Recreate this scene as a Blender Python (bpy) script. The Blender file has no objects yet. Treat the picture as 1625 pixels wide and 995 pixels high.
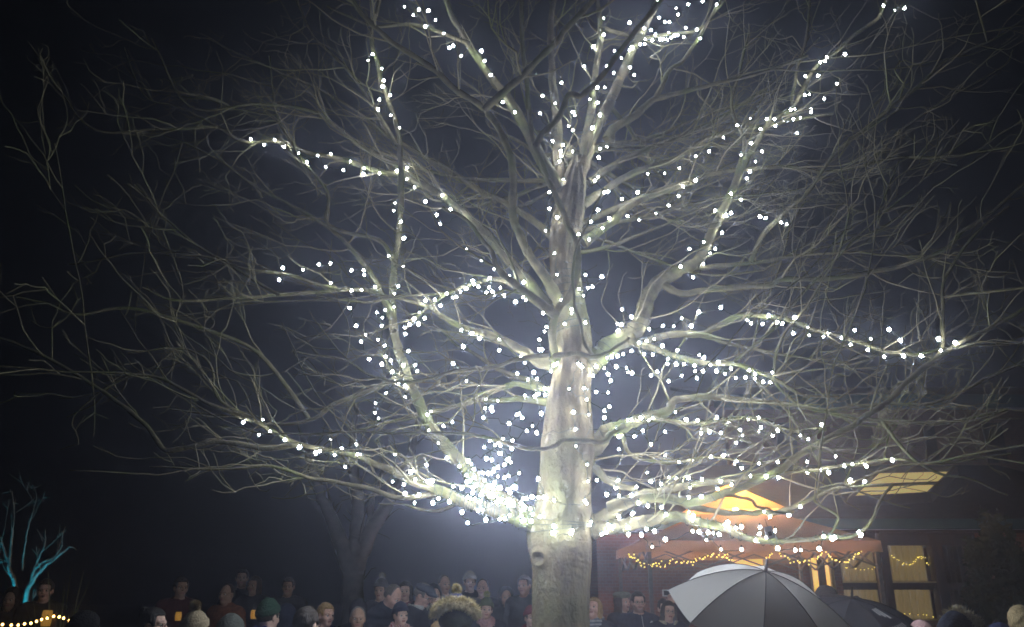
import bpy, math, random
import numpy as np
from mathutils import Matrix, Vector

random.seed(7)
rng = np.random.default_rng(11)
sc = bpy.context.scene
col = sc.collection

# ---------------------------------------------------------------- camera
W0, H0, FPX = 1625.0, 995.0, 1275.0
PITCH = math.radians(18.8)
CAM = np.array([0.0, 0.0, 1.70])
cd = bpy.data.cameras.new("camera")
cam = bpy.data.objects.new("camera", cd)
col.objects.link(cam)
cam.location = CAM
cam.rotation_euler = (math.radians(90) + PITCH, 0, 0)
cd.sensor_width = 36.0
cd.lens = 36.0 * FPX / W0
cd.clip_start = 0.05
cd.clip_end = 500.0
sc.camera = cam

# ---------------------------------------------------------------- sky (night) and exposure
world = bpy.data.worlds.new("World")
sc.world = world
world.use_nodes = True
wn = world.node_tree
wn.nodes.clear()
sky = wn.nodes.new("ShaderNodeTexSky")
sky.sky_type = 'NISHITA'
sky.sun_disc = False
sky.sun_elevation = math.radians(-13)
sky.sun_rotation = math.radians(200)
bg = wn.nodes.new("ShaderNodeBackground")
bg.inputs['Strength'].default_value = 0.05
wo = wn.nodes.new("ShaderNodeOutputWorld")
wn.links.new(sky.outputs[0], bg.inputs[0])
wn.links.new(bg.outputs[0], wo.inputs[0])
vs = sc.view_settings
vs.view_transform = 'Standard'
vs.look = 'None'
vs.gamma = 1.0
vs.exposure = 0.0
vs.use_curve_mapping = False
sc.cycles.use_denoising = True
sc.cycles.denoiser = 'OPENIMAGEDENOISE'
sc.cycles.max_bounces = 5
sc.cycles.diffuse_bounces = 2
sc.cycles.glossy_bounces = 2
sc.cycles.transmission_bounces = 4
sc.cycles.volume_bounces = 0
sc.cycles.use_light_tree = True
sc.cycles.caustics_reflective = False
sc.cycles.caustics_refractive = False
sc.cycles.sample_clamp_indirect = 3.0
sc.cycles.filter_width = 1.75

WHITE_BULB = 200.0      # radiance of the white bulbs
HAZE_DENSITY = 0.0178
HAZE_ANISO = 0.85

# ---------------------------------------------------------------- helpers
def ray(px, py):
    a = (px - W0 / 2) / FPX
    b = (H0 / 2 - py) / FPX
    c, s = math.cos(PITCH), math.sin(PITCH)
    return np.array([a, c - b * s, s + b * c])

def at(px, py, Y):
    """point seen at that pixel on the upright plane Y metres ahead"""
    d = ray(px, py)
    return CAM + d * (Y / d[1])

def proj(p):
    p = np.asarray(p, float) - CAM
    c, s = math.cos(PITCH), math.sin(PITCH)
    fwd = p[..., 1] * c + p[..., 2] * s
    up = -p[..., 1] * s + p[..., 2] * c
    fwd = np.maximum(fwd, 0.05)
    return W0 / 2 + FPX * p[..., 0] / fwd, H0 / 2 - FPX * up / fwd, fwd

def mesh_np(name, verts, faces, smooth=True):
    """faces: (n,3) or (n,4) integer array, or a list of such arrays"""
    if not isinstance(faces, list):
        faces = [faces]
    faces = [np.asarray(f, np.int32) for f in faces if len(f)]
    verts = np.asarray(verts, np.float32)
    me = bpy.data.meshes.new(name)
    me.vertices.add(len(verts))
    me.vertices.foreach_set("co", verts.ravel())
    nl = sum(f.size for f in faces)
    nf = sum(len(f) for f in faces)
    me.loops.add(nl)
    me.polygons.add(nf)
    me.loops.foreach_set("vertex_index", np.concatenate([f.ravel() for f in faces]))
    tot = np.concatenate([np.full(len(f), f.shape[1], np.int32) for f in faces])
    start = np.concatenate([[0], np.cumsum(tot)[:-1]]).astype(np.int32)
    me.polygons.foreach_set("loop_start", start)
    me.polygons.foreach_set("loop_total", tot)
    me.update(calc_edges=True)
    me.polygons.foreach_set("use_smooth", np.full(nf, smooth, dtype=bool))
    me.validate()
    return me

def add(name, me, mat=None, parent=None, loc=None):
    o = bpy.data.objects.new(name, me)
    col.objects.link(o)
    if mat is not None and me is not None and len(me.materials) == 0:
        me.materials.append(mat)
    if parent is not None:
        o.parent = parent
    if loc is not None:
        o.location = loc
    return o

def tag(o, label=None, cat=None, group=None, kind=None):
    if label: o['label'] = label
    if cat: o['category'] = cat
    if group: o['group'] = group
    if kind: o['kind'] = kind
    return o

def empty(name, loc=(0, 0, 0), rz=0.0):
    o = bpy.data.objects.new(name, None)
    o.empty_display_size = 0.1
    col.objects.link(o)
    o.location = loc
    o.rotation_euler = (0, 0, rz)
    return o

class MB:
    """collects boxes, tubes and grids into one mesh"""
    def __init__(self):
        self.v, self.f, self.n = [], [], 0
    def raw(self, v, f):
        v = np.asarray(v, float); f = np.asarray(f, np.int64)
        self.v.append(v); self.f.append(f + self.n); self.n += len(v)
    def box(self, x0, x1, y0, y1, z0, z1):
        v = [(x, y, z) for x in (x0, x1) for y in (y0, y1) for z in (z0, z1)]
        f = [(0, 1, 3, 2), (4, 6, 7, 5), (0, 4, 5, 1), (2, 3, 7, 6), (0, 2, 6, 4), (1, 5, 7, 3)]
        self.raw(v, f)
    def bar(self, a, b, w, d=None):
        d = d or w
        a = np.array(a, float); b = np.array(b, float)
        t = (b - a) / np.linalg.norm(b - a)
        u = np.cross(t, [0, 0, 1.0])
        if np.linalg.norm(u) < 1e-3: u = np.array([1.0, 0, 0])
        u /= np.linalg.norm(u); w2 = np.cross(u, t)
        v = [p + u * sx * w / 2 + w2 * sz * d / 2 for p in (a, b) for sx, sz in ((-1, -1), (1, -1), (1, 1), (-1, 1))]
        f = [(0, 3, 2, 1), (4, 5, 6, 7)] + [(i, (i + 1) % 4, 4 + (i + 1) % 4, 4 + i) for i in range(4)]
        self.raw(v, f)
    def tube(self, pts, rad, k=8, cap=True):
        v, f = tube_geo(np.asarray(pts, float), rad, k)
        self.raw(v, f)
        if cap:
            for base in (0, len(pts) - 1):
                c = np.mean(v[base * k:(base + 1) * k], axis=0)
                ring = np.arange(k) + base * k
                vv = np.vstack([v[ring], [c]])
                ff = [(i, (i + 1) % k, k, k) for i in range(k)]
                ff = [(a, b, c2, c2) for a, b, c2, _ in ff]
                self.tri(vv, [(a, b, c2) for a, b, c2, _ in ff], flip=(base == 0))
    def tri(self, v, f, flip=False):
        f = np.asarray(f, np.int64)
        if flip: f = f[:, ::-1]
        self.raw(v, f)
    def build(self, name, mat, parent=None, smooth=False):
        v = np.vstack(self.v)
        q = [f for f in self.f if f.shape[1] == 4]
        t = [f for f in self.f if f.shape[1] == 3]
        fs = []
        if q: fs.append(np.vstack(q))
        if t: fs.append(np.vstack(t))
        return add(name, mesh_np(name, v, fs, smooth), mat, parent)

def tube_geo(P, R, k, phase=0.0):
    n = len(P)
    R = np.broadcast_to(np.asarray(R, float), (n,))
    T = np.gradient(P, axis=0)
    T /= np.maximum(np.linalg.norm(T, axis=1, keepdims=True), 1e-9)
    m = np.abs(T.mean(axis=0))
    ref = np.zeros(3); ref[int(np.argmin(m))] = 1.0
    U = np.cross(T, ref); U /= np.maximum(np.linalg.norm(U, axis=1, keepdims=True), 1e-9)
    V = np.cross(T, U)
    a = phase + np.arange(k) * 2 * math.pi / k
    ring = np.cos(a)[None, :, None] * U[:, None, :] + np.sin(a)[None, :, None] * V[:, None, :]
    v = (P[:, None, :] + ring * R[:, None, None]).reshape(-1, 3)
    i = np.arange(n - 1)[:, None] * k
    j = np.arange(k)[None, :]
    j2 = (j + 1) % k
    f = np.stack([i + j, i + j2, i + k + j2, i + k + j], axis=-1).reshape(-1, 4)
    return v, f

def catmull(pts, per=6):
    P = np.asarray(pts, float)
    P = np.vstack([2 * P[0] - P[1], P, 2 * P[-1] - P[-2]])
    out = []
    for i in range(1, len(P) - 2):
        p0, p1, p2, p3 = P[i - 1], P[i], P[i + 1], P[i + 2]
        for t in np.linspace(0, 1, per, endpoint=False):
            out.append(0.5 * (2 * p1 + (p2 - p0) * t + (2 * p0 - 5 * p1 + 4 * p2 - p3) * t * t + (3 * p1 - p0 - 3 * p2 + p3) * t ** 3))
    out.append(P[-2])
    return np.array(out)

# ---------------------------------------------------------------- materials
MATS = {}
def nodes_of(name):
    m = bpy.data.materials.new(name)
    m.use_nodes = True
    nt = m.node_tree
    return m, nt, nt.nodes["Principled BSDF"]

def mat_noise(name, c1, c2, scale=8.0, rough=0.85, bump=0.2, detail=5.0, stretch=None, c3=None, spec=0.3, bscale=None):
    if name in MATS: return MATS[name]
    m, nt, b = nodes_of(name)
    tc = nt.nodes.new("ShaderNodeTexCoord")
    src = tc.outputs['Object']
    if stretch:
        mp = nt.nodes.new("ShaderNodeMapping"); mp.inputs['Scale'].default_value = stretch
        nt.links.new(src, mp.inputs[0]); src = mp.outputs[0]
    nz = nt.nodes.new("ShaderNodeTexNoise"); nz.inputs['Scale'].default_value = scale; nz.inputs['Detail'].default_value = detail
    nt.links.new(src, nz.inputs['Vector'])
    cr = nt.nodes.new("ShaderNodeValToRGB")
    cr.color_ramp.elements[0].position = 0.35; cr.color_ramp.elements[0].color = (*c1, 1)
    cr.color_ramp.elements[1].position = 0.65; cr.color_ramp.elements[1].color = (*c2, 1)
    nt.links.new(nz.outputs['Fac'], cr.inputs[0])
    out = cr.outputs[0]
    if c3:
        n2 = nt.nodes.new("ShaderNodeTexNoise"); n2.inputs['Scale'].default_value = scale * 0.31; n2.inputs['Detail'].default_value = 4
        nt.links.new(tc.outputs['Object'], n2.inputs['Vector'])
        r2 = nt.nodes.new("ShaderNodeValToRGB"); r2.color_ramp.elements[0].position = 0.48; r2.color_ramp.elements[1].position = 0.66
        nt.links.new(n2.outputs['Fac'], r2.inputs[0])
        mx = nt.nodes.new("ShaderNodeMixRGB"); mx.inputs[2].default_value = (*c3, 1)
        nt.links.new(r2.outputs[0], mx.inputs[0]); nt.links.new(out, mx.inputs[1]); out = mx.outputs[0]
    nt.links.new(out, b.inputs['Base Color'])
    b.inputs['Roughness'].default_value = rough
    b.inputs['Specular IOR Level'].default_value = spec
    if bump:
        bp = nt.nodes.new("ShaderNodeBump"); bp.inputs['Strength'].default_value = bump; bp.inputs['Distance'].default_value = 0.02
        if bscale:
            n3 = nt.nodes.new("ShaderNodeTexNoise"); n3.inputs['Scale'].default_value = bscale; n3.inputs['Detail'].default_value = 6
            nt.links.new(src, n3.inputs['Vector']); nt.links.new(n3.outputs['Fac'], bp.inputs['Height'])
        else:
            nt.links.new(nz.outputs['Fac'], bp.inputs['Height'])
        nt.links.new(bp.outputs[0], b.inputs['Normal'])
    MATS[name] = m
    return m

def mat_emit(name, c, strength):
    if name in MATS: return MATS[name]
    m, nt, b = nodes_of(name)
    b.inputs['Base Color'].default_value = (*[min(1, x) * 0.8 for x in c], 1)
    b.inputs['Emission Color'].default_value = (*c, 1)
    b.inputs['Emission Strength'].default_value = strength
    MATS[name] = m
    return m

def cloth(name, c, bump=0.35, scale=55.0, sheen=0.0):
    return mat_noise("cloth_" + name, [x * 0.75 for x in c], [min(1, x * 1.2) for x in c], scale=scale, rough=0.92, bump=bump, detail=4, spec=0.15)

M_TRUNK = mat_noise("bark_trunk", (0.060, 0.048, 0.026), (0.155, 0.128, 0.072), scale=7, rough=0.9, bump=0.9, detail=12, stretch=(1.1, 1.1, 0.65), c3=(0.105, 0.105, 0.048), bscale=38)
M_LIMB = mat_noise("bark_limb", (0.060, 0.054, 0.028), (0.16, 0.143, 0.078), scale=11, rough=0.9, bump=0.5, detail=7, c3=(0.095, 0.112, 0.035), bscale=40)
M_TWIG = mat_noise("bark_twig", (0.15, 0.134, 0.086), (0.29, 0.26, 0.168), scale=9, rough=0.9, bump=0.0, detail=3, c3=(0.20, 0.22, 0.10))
M_DARKBARK = mat_noise("bark_far", (0.045, 0.04, 0.034), (0.09, 0.08, 0.066), scale=8, rough=0.95, bump=0.4)
M_CABLE = mat_noise("cable_green", (0.012, 0.022, 0.014), (0.02, 0.035, 0.022), scale=30, rough=0.45, bump=0)
M_BULB = mat_emit("white_bulb", (0.88, 0.93, 1.0), WHITE_BULB)
M_YBULB = mat_emit("yellow_bulb", (1.0, 0.72, 0.12), 5.0)
# ---------------------------------------------------------------- ground
M_GRASS = mat_noise("lawn", (0.018, 0.03, 0.010), (0.05, 0.065, 0.025), scale=3, rough=0.95, bump=0.6, detail=9, bscale=60)
N = 60
gx = np.linspace(-60, 60, N); gy = np.linspace(-30, 90, N)
GX, GY = np.meshgrid(gx, gy, indexing='ij')
GZ = 0.03 * np.sin(GX * 0.31) * np.cos(GY * 0.23) - 0.03
idx = np.arange(N * N).reshape(N, N)
gf = np.stack([idx[:-1, :-1], idx[1:, :-1], idx[1:, 1:], idx[:-1, 1:]], -1).reshape(-1, 4)
ground = add("ground", mesh_np("ground", np.stack([GX, GY, GZ], -1).reshape(-1, 3), gf), M_GRASS)
tag(ground, "dark lawn the crowd stands on", "lawn", kind="structure")

# ---------------------------------------------------------------- the big tree
TY = 6.5
TREE_BASE = at(890, 930, TY); TREE_BASE[2] = -0.06
tree = empty("bare_tree", TREE_BASE)
tag(tree, "large leafless tree with pale trunk wound with white fairy lights", "tree")

def mpp(py, Y):               # metres per photo pixel at that depth
    d = ray(890, py)
    p = d * (Y / d[1])
    fwd = p[1] * math.cos(PITCH) + p[2] * math.sin(PITCH)
    return fwd / FPX

# trunk: rows of (x, y, width) in photo pixels
TR = [(890, 995, 91), (891, 950, 90), (892, 905, 93), (891, 880, 98), (889, 858, 103), (890, 835, 101), (894, 815, 93),
      (896, 790, 84), (898, 760, 82), (900, 730, 86), (902, 705, 88), (902, 680, 78), (902, 640, 68), (906, 600, 61), (910, 560, 57),
      (908, 520, 53), (902, 480, 49), (897, 440, 46), (895, 400, 46), (898, 360, 50), (904, 330, 48), (909, 300, 40), (913, 270, 24), (916, 245, 8)]
tp = [at(890, 995, TY) * np.array([1, 1, 0]) + np.array([0, 0, -0.1]), at(890, 995, TY) * np.array([1, 1, 0]) + np.array([0, 0, 0.25]),
      at(890, 995, TY) * np.array([1, 1, 0]) + np.array([0, 0, 0.9])]
tr = [0.42, 0.285, 0.24]
for x, y, w in TR:
    tp.append(at(x, y, TY)); tr.append(w * mpp(y, TY) / 2)
per = 14
tpc = catmull(np.array([list(p) + [r] for p, r in zip(tp, tr)]), per)
P, R = tpc[:, :3], tpc[:, 3]
K = 120
v, f = tube_geo(P, R, K)
vv = v.reshape(len(P), K, 3)
ctr = P[:, None, :]
rad = vv - ctr
ang = np.arange(K) * 2 * math.pi / K
zz = P[:, 2][:, None]
disp = 0.006 * np.sin(ang * 3 + zz * 1.3) + 0.005 * np.sin(ang * 7 - zz * 2.1 + 1) + 0.004 * np.sin(ang * 13 + zz * 4.0)
disp = disp + 0.005 * np.sin(zz * 9 + 2 * np.sin(ang * 2)) * (0.5 + 0.5 * np.sin(ang + 2))
disp = disp + rng.normal(0, 0.0016, disp.shape)
# wrinkles under the right-hand limb and a knot hole
pxx, pyy, _ = proj(vv)
front = rad[:, :, 1] < 0
wr = np.exp(-((pxx - 925) / 22) ** 2 - ((pyy - 885) / 32) ** 2) * front
disp = disp + wr * 0.006 * np.sin(zz * 120 + ang * 6 + 1.5 * np.sin(zz * 37)) * (0.6 + 0.4 * np.sin(ang * 21 + zz * 13))
for cx_, cy_, am in ((905, 890, .008), (920, 905, .006), (870, 930, .005), (900, 960, .004), (915, 770, .006), (880, 745, .005), (925, 868, .008)):
    disp = disp + front * am * np.exp(-((pxx - cx_) / 14) ** 2 - ((pyy - cy_) / 9) ** 2)
kd = np.hypot(pxx - 856, (pyy - 886) * 0.9)
disp = disp + front * (0.016 * np.exp(-((kd - 10) / 4.0) ** 2) - 0.03 * np.exp(-(kd / 6.0) ** 2))
kd = np.hypot(pxx - 882, (pyy - 800) * 0.8)
disp = disp + front * (0.012 * np.exp(-((kd - 17) / 6.0) ** 2) - 0.012 * np.exp(-(kd / 11.0) ** 2))
rl = np.linalg.norm(rad, axis=2, keepdims=True)
vv = ctr + rad * (1 + disp[:, :, None] / np.maximum(rl, 0.05))
add("trunk", mesh_np("trunk", vv.reshape(-1, 3) - TREE_BASE, f), M_TRUNK, tree)

BRANCHES = []           # (points, radii, level)

def limb(pts, w0, w1, d0, d1, kinks=0.008, per=6, dmid=None):
    """photo pixels -> curve; depth runs from TY+d0 to TY+d1"""
    n = len(pts)
    L = [0.0]
    for a, b in zip(pts[:-1], pts[1:]): L.append(L[-1] + math.hypot(b[0] - a[0], b[1] - a[1]))
    q = []
    for (x, y), l in zip(pts, L):
        t = l / L[-1]
        dep = d0 + (d1 - d0) * t
        if dmid is not None: dep += dmid * 4 * t * (1 - t)
        q.append(at(x, y, TY + dep))
    P = catmull(q, per)
    t = np.linspace(0, 1, len(P))
    ext = np.array([mpp(y, TY + d0) for y in (pts[0][1],)])[0]
    ee = mpp(pts[-1][1], TY + d1)
    pw = 1.9 if w0 > 30 else 1.4 if w0 > 17 else 1.0
    R = (w1 * ((1 - t) * ext + t * ee) + (w0 - w1) * (1 - t) ** pw * ext) / 2 * (0.88 if w0 > 20 else 0.80)
    wob = rng.normal(0, 1, P.shape); wob[0] = 0
    for _ in range(2): wob[1:-1] = (wob[:-2] + wob[1:-1] * 2 + wob[2:]) / 4
    P = P + wob * kinks
    BRANCHES.append((P, np.maximum(R, 0.0022), 0))

LIMBS = [
 # stems that continue the trunk
 ([(900,420),(898,370),(894,315),(885,255),(884,195),(878,135),(873,60),(880,0),(890,-70)], 38, 10, 0, 0.2),
 ([(898,430),(901,380),(909,325),(922,270),(937,222),(958,180),(973,150),(997,96),(1017,52),(1045,0),(1075,-60)], 46, 12, 0, 0.1),
 ([(925,250),(936,190),(944,120),(952,55),(948,0),(945,-60)], 20, 8, 0, 0.5),
 # left side
 ([(880,838),(848,822),(800,795),(757,766),(733,736),(700,700),(677,666),(656,622),(638,574),(626,530),(624,470),(628,405),(635,340),(636,265),(628,200),(612,150),(597,95),(588,55),(600,10),(605,-40)], 34, 7, 0, -0.2),
 ([(885,848),(850,836),(807,818),(771,808),(736,795),(700,779),(660,765),(620,746),(580,730),(540,717),(474,705),(402,666),(345,629),(335,581),(305,555),(261,553),(200,562)], 32, 3, 0, -0.9),
 ([(474,705),(430,712),(340,702),(265,716),(233,677),(185,637),(125,597),(60,560),(0,537),(-60,515)], 12, 4, -0.6, -1.2),
 ([(625,478),(590,462),(540,460),(442,468),(362,474),(277,476),(229,458)], 11, 3, -0.1, -0.8),
 ([(640,590),(617,606),(539,639),(492,666),(430,672),(350,660),(270,650)], 12, 3, -0.1, 0.9),
 ([(882,500),(850,462),(800,402),(742,342),(701,310),(640,280),(601,273),(553,257),(500,245),(436,224),(386,225),(346,201),(281,169),(229,149),(197,76)], 22, 3, 0, 0.6),
 ([(895,320),(850,235),(810,161),(778,121),(742,68),(717,24),(700,-20)], 24, 9, 0, -0.5),
 ([(884,580),(855,574),(825,555),(793,537),(747,523),(705,505),(686,491),(631,472),(580,480),(500,470)], 22, 4, -0.05, -0.9),
 ([(884,505),(840,472),(800,446),(760,448),(710,468),(665,498),(640,525)], 12, 4, 0, -0.7),
 ([(625,525),(617,491),(599,454),(580,421),(552,389),(512,354),(460,325),(400,293),(340,250),(260,215)], 14, 3, -0.2, 0.5),
 ([(890,390),(850,352),(798,321),(758,301),(721,277),(673,249),(641,229),(609,209),(561,173),(480,130),(400,95),(330,60)], 15, 3, 0, 1.0),
 ([(700,305),(640,270),(581,237),(553,217),(516,189),(480,173),(400,165),(300,168),(240,60)], 12, 3, 0.3, -0.2),
 ([(884,620),(816,611),(760,634),(714,648),(650,660),(580,680),(500,690)], 13, 4, 0, 0.8),
 ([(629,420),(600,380),(520,358),(519,305),(470,240),(440,180),(430,90)], 10, 3, -0.2, 0.3),
 ([(540,461),(470,440),(385,425),(330,400),(260,345),(215,290)], 8, 3, -0.4, -0.6),
 ([(700,779),(640,790),(580,775),(500,760),(430,740),(340,745),(240,740)], 12, 3, -0.2, -0.7),
 ([(402,666),(330,640),(257,601),(200,600),(120,650)], 9, 3, -0.7, -1.0),
 ([(442,468),(360,420),(280,400),(190,405),(110,420)], 7, 3, -0.6, 0.1),
 ([(630,230),(560,120),(500,60),(470,0)], 9, 4, -0.2, 0.6),
 ([(742,68),(660,40),(590,40),(520,10)], 9, 4, -0.4, -0.3),
 ([(346,201),(250,205),(150,205),(100,150),(60,95)], 7, 2, 0.4, 0.2),
 ([(492,666),(410,560),(300,515),(200,490),(120,500),(70,480),(27,470)], 9, 3, 0.6, -0.2),
 ([(736,795),(690,812),(640,800),(600,800)], 9, 3, -0.1, 0.5),
 # dark limbs that reach towards the viewer
 ([(905,600),(892,580),(878,555),(881,500),(905,465),(917,430),(917,394),(897,346),(877,297),(853,241),(843,200),(836,140),(830,70),(826,-20)], 18, 9, 0.02, -2.0),
 ([(850,232),(861,213),(889,181),(903,150),(925,152),(957,117),(997,64),(1050,0),(1080,-50)], 13, 9, -1.5, -2.2),
 ([(881,500),(839,468),(802,440),(788,421),(772,390),(740,350),(700,330)], 16, 5, -0.55, -1.6),
 ([(888,480),(855,425),(830,385),(816,345),(814,281),(806,237),(786,193),(770,173),(721,141),(681,104),(625,68),(581,32),(545,-20)], 20, 9, -0.1, -1.9),
 ([(770,173),(800,146),(834,117),(874,76),(900,44),(950,-10)], 15, 11, -1.4, -2.3),
 ([(880,565),(910,560),(942,566),(970,556),(1000,536)], 11, 6, -0.4, -1.0),
 ([(940,564),(931,548),(919,509),(910,463),(912,400),(935,350),(960,300)], 8, 4, -0.6, -1.6),
 ([(990,676),(968,690),(957,701),(932,699),(893,699),(871,711),(825,709),(789,699),(743,688),(677,687),(594,685),(492,688),(400,684),(300,640)], 12, 3, -0.25, -1.5),
 ([(870,564),(825,569),(783,583),(723,588),(659,606),(600,600),(540,570),(470,560)], 10, 3, -0.3, -1.6),
 ([(1150,786),(1185,791),(1204,802),(1225,810),(1260,815)], 7, 4, -0.9, -1.3),
 # right side
 ([(900,725),(930,715),(950,703),(964,683),(989,678),(1020,664),(1058,652),(1072,634),(1127,630),(1201,636),(1266,643),(1312,653),(1400,668),(1500,672),(1600,650)], 40, 5, 0, -0.6),
 ([(1010,668),(1060,668),(1100,672),(1146,666),(1201,664),(1250,680),(1310,680)], 12, 4, -0.1, 0.3),
 ([(912,590),(942,572),(965,551),(1002,530),(1021,500),(1030,468),(1049,445),(1076,431),(1109,412),(1127,374),(1147,334),(1167,289),(1184,253),(1204,221),(1224,193),(1256,173),(1292,109),(1324,84),(1361,52),(1393,28),(1410,-10)], 44, 6, 0, 0.0),
 ([(1076,431),(1110,425),(1146,422),(1192,417),(1257,408),(1303,394),(1380,370),(1450,330)], 12, 4, 0.0, 0.6),
 ([(1049,450),(1081,465),(1136,458),(1220,452),(1240,444),(1320,442),(1393,430),(1441,418),(1497,398),(1530,366),(1574,338),(1625,293),(1680,250)], 14, 5, 0, -0.6),
 ([(1192,417),(1200,394),(1220,362),(1252,330),(1284,305),(1320,249),(1370,210),(1430,170)], 11, 4, 0.15, -0.4),
 ([(1000,534),(1012,544),(1058,532),(1109,530),(1137,519),(1173,502),(1220,502),(1247,507),(1290,522),(1340,535),(1400,555),(1460,562),(1520,550),(1600,545)], 16, 4, -0.05, -0.5),
 ([(1012,545),(1060,560),(1110,575),(1170,580),(1230,602),(1270,625),(1330,630)], 14, 4, -0.1, -0.9),
 ([(965,805),(1041,790),(1100,796),(1160,778),(1215,758),(1252,734),(1300,702),(1349,678),(1369,661),(1409,637),(1441,605),(1481,573),(1546,533),(1594,509),(1640,480)], 18, 8, -0.15, -1.3),
 ([(905,838),(943,829),(964,818),(986,804),(1003,792),(1035,782),(1068,775),(1110,768),(1160,762),(1215,755),(1290,745),(1345,738),(1415,728),(1500,735),(1600,720)], 36, 4, 0, -0.6),
 ([(905,848),(940,842),(960,838),(1000,832),(1041,824),(1076,821),(1101,827),(1150,837),(1177,852),(1220,859),(1271,856),(1312,852),(1361,848),(1385,821),(1399,791),(1420,765)], 34, 5, 0, -0.9),
 ([(1041,786),(1075,795),(1101,808),(1150,813),(1193,813),(1231,813),(1271,800),(1312,780),(1340,772),(1400,770)], 15, 5, -0.1, -0.4),
 ([(905,715),(930,728),(943,741),(964,761),(986,772),(1010,775)], 20, 12, 0, -0.1),
 ([(965,222),(975,203),(1011,181),(1039,157),(1091,145),(1131,133),(1200,120),(1280,90)], 20, 5, 0.05, -0.3),
 ([(1039,157),(1063,113),(1087,92),(1120,40),(1150,-10)], 10, 6, 0, 0.4),
 ([(925,325),(959,302),(1011,273),(1071,253),(1107,226),(1151,213),(1230,196),(1320,180)], 16, 5, 0, 0.4),
 ([(925,385),(967,354),(999,326),(1051,305),(1099,289),(1147,273),(1252,265),(1305,273),(1377,261),(1441,249),(1520,260)], 18, 4, 0, 0.5),
 ([(935,290),(985,255),(1027,237),(1075,217),(1123,197),(1172,169),(1230,130),(1300,60)], 14, 4, 0.05, 1.0),
 ([(1320,249),(1390,190),(1461,133),(1497,100),(1542,76),(1582,60),(1640,20)], 9, 4, -0.2, -0.5),
 ([(1377,261),(1425,213),(1477,173),(1530,140),(1594,104),(1606,80)], 7, 3, 0.3, 0.4),
 ([(1441,249),(1500,250),(1550,241),(1574,221),(1625,189)], 7, 3, 0.45, 0.0),
 ([(1256,173),(1262,120),(1280,60),(1285,-10)], 7, 5, 0, 0.2),
 ([(1441,605),(1490,560),(1496,500),(1500,440),(1560,360),(1600,330)], 10, 4, -0.9, -1.1),
 ([(1312,653),(1400,640),(1480,640),(1570,600),(1640,570)], 9, 4, -0.4, 0.2),
 ([(1266,643),(1230,600),(1240,540),(1290,470),(1330,400),(1350,330)], 7, 3, -0.4, -1.4),
 ([(1109,532),(1160,545),(1230,560),(1310,575),(1400,600)], 9, 3, -0.1, 0.6),
 ([(1400,668),(1440,720),(1490,750),(1540,760),(1600,790)], 8, 3, -0.5, -0.6),
 ([(1312,852),(1330,820),(1290,792),(1330,770),(1390,790),(1440,805)], 6, 3, -0.6, -0.9),
 ([(1167,289),(1180,230),(1160,170),(1175,110),(1190,40)], 9, 4, 0, 0.4),
 ([(985,676),(1000,720),(1060,735),(1130,725),(1200,735),(1270,720)], 9, 3, -0.1, 0.3),
 ([(960,45),(1010,60),(1060,55),(1110,45),(1150,0)], 9, 4, 0.3, 0.3),
]
for a in LIMBS: limb(*a)
N_TRACED = len(BRANCHES)

def nrm(v):
    return v / max(np.linalg.norm(v), 1e-9)

def grow(p0, d0, length, r0, r1, step, wander, up, zmin=2.35):
    n = max(3, int(length / step))
    pts = [p0]
    d = nrm(d0)
    ref = d.copy()
    rn = rng.normal(0, wander, (n, 3))
    for i in range(n):
        if i % 3 == 0: d = d + rn[i] * 1.9            # kink at a node
        d = d * 0.80 + ref * 0.20 + rn[i] * 0.45
        ref[2] += up
        p = pts[-1]
        if p[2] < zmin: d[2] += 0.25
        if p[1] < 2.6: d[1] += 0.4
        d = d / math.sqrt(d[0] * d[0] + d[1] * d[1] + d[2] * d[2])
        pts.append(p + d * (length / n))
    t = np.linspace(0, 1, n + 1)
    return np.array(pts), r0 * (1 - t) + r1 * t

AX = np.array([TREE_BASE[0], TREE_BASE[1]])

# further boughs through the depth of the crown, fore and aft
for i in range(54):
    src = BRANCHES[rng.integers(0, N_TRACED)] if i % 2 else None
    if src is None:
        z = rng.uniform(3.0, 7.6)
        k = int(np.argmin(np.abs(P[:, 2] - z)))
        p0 = P[k]
        az = rng.uniform(0, 2 * math.pi)
        d0 = np.array([math.cos(az), math.sin(az) * 1.0, rng.uniform(0.1, 0.6)])
        r0 = rng.uniform(0.018, 0.035)
    else:
        k = rng.integers(len(src[0]) // 3, len(src[0]) - 2)
        p0 = src[0][k]
        o = np.array([p0[0] - AX[0], p0[1] - AX[1], 0.0])
        d0 = nrm(o) + rng.normal(0, 0.6, 3) + np.array([0, 0, 0.35])
        r0 = min(src[1][k] * 0.75, 0.025)
    if p0[1] + d0[1] * 2 < 2.6: d0[1] = abs(d0[1])
    B = grow(p0, d0, rng.uniform(1.5, 3.4), r0, 0.004, 0.16, 0.09, 0.010)
    bx_, by_, _ = proj(B[0])
    if np.any((B[0][:, 1] < TY - .12) & (by_ < 880) & (bx_ > 835) & (bx_ < np.where(by_ > 330, 965, 1020))): continue
    BRANCHES.append((B[0], B[1], 0))
N_LIMBS = len(BRANCHES)

def side_dir(T, outward, spread):
    a = rng.normal(0, 1, 3)
    a -= T * np.dot(a, T)
    a = nrm(a)
    return nrm(T * math.cos(spread) + a * math.sin(spread) + outward)

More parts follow.
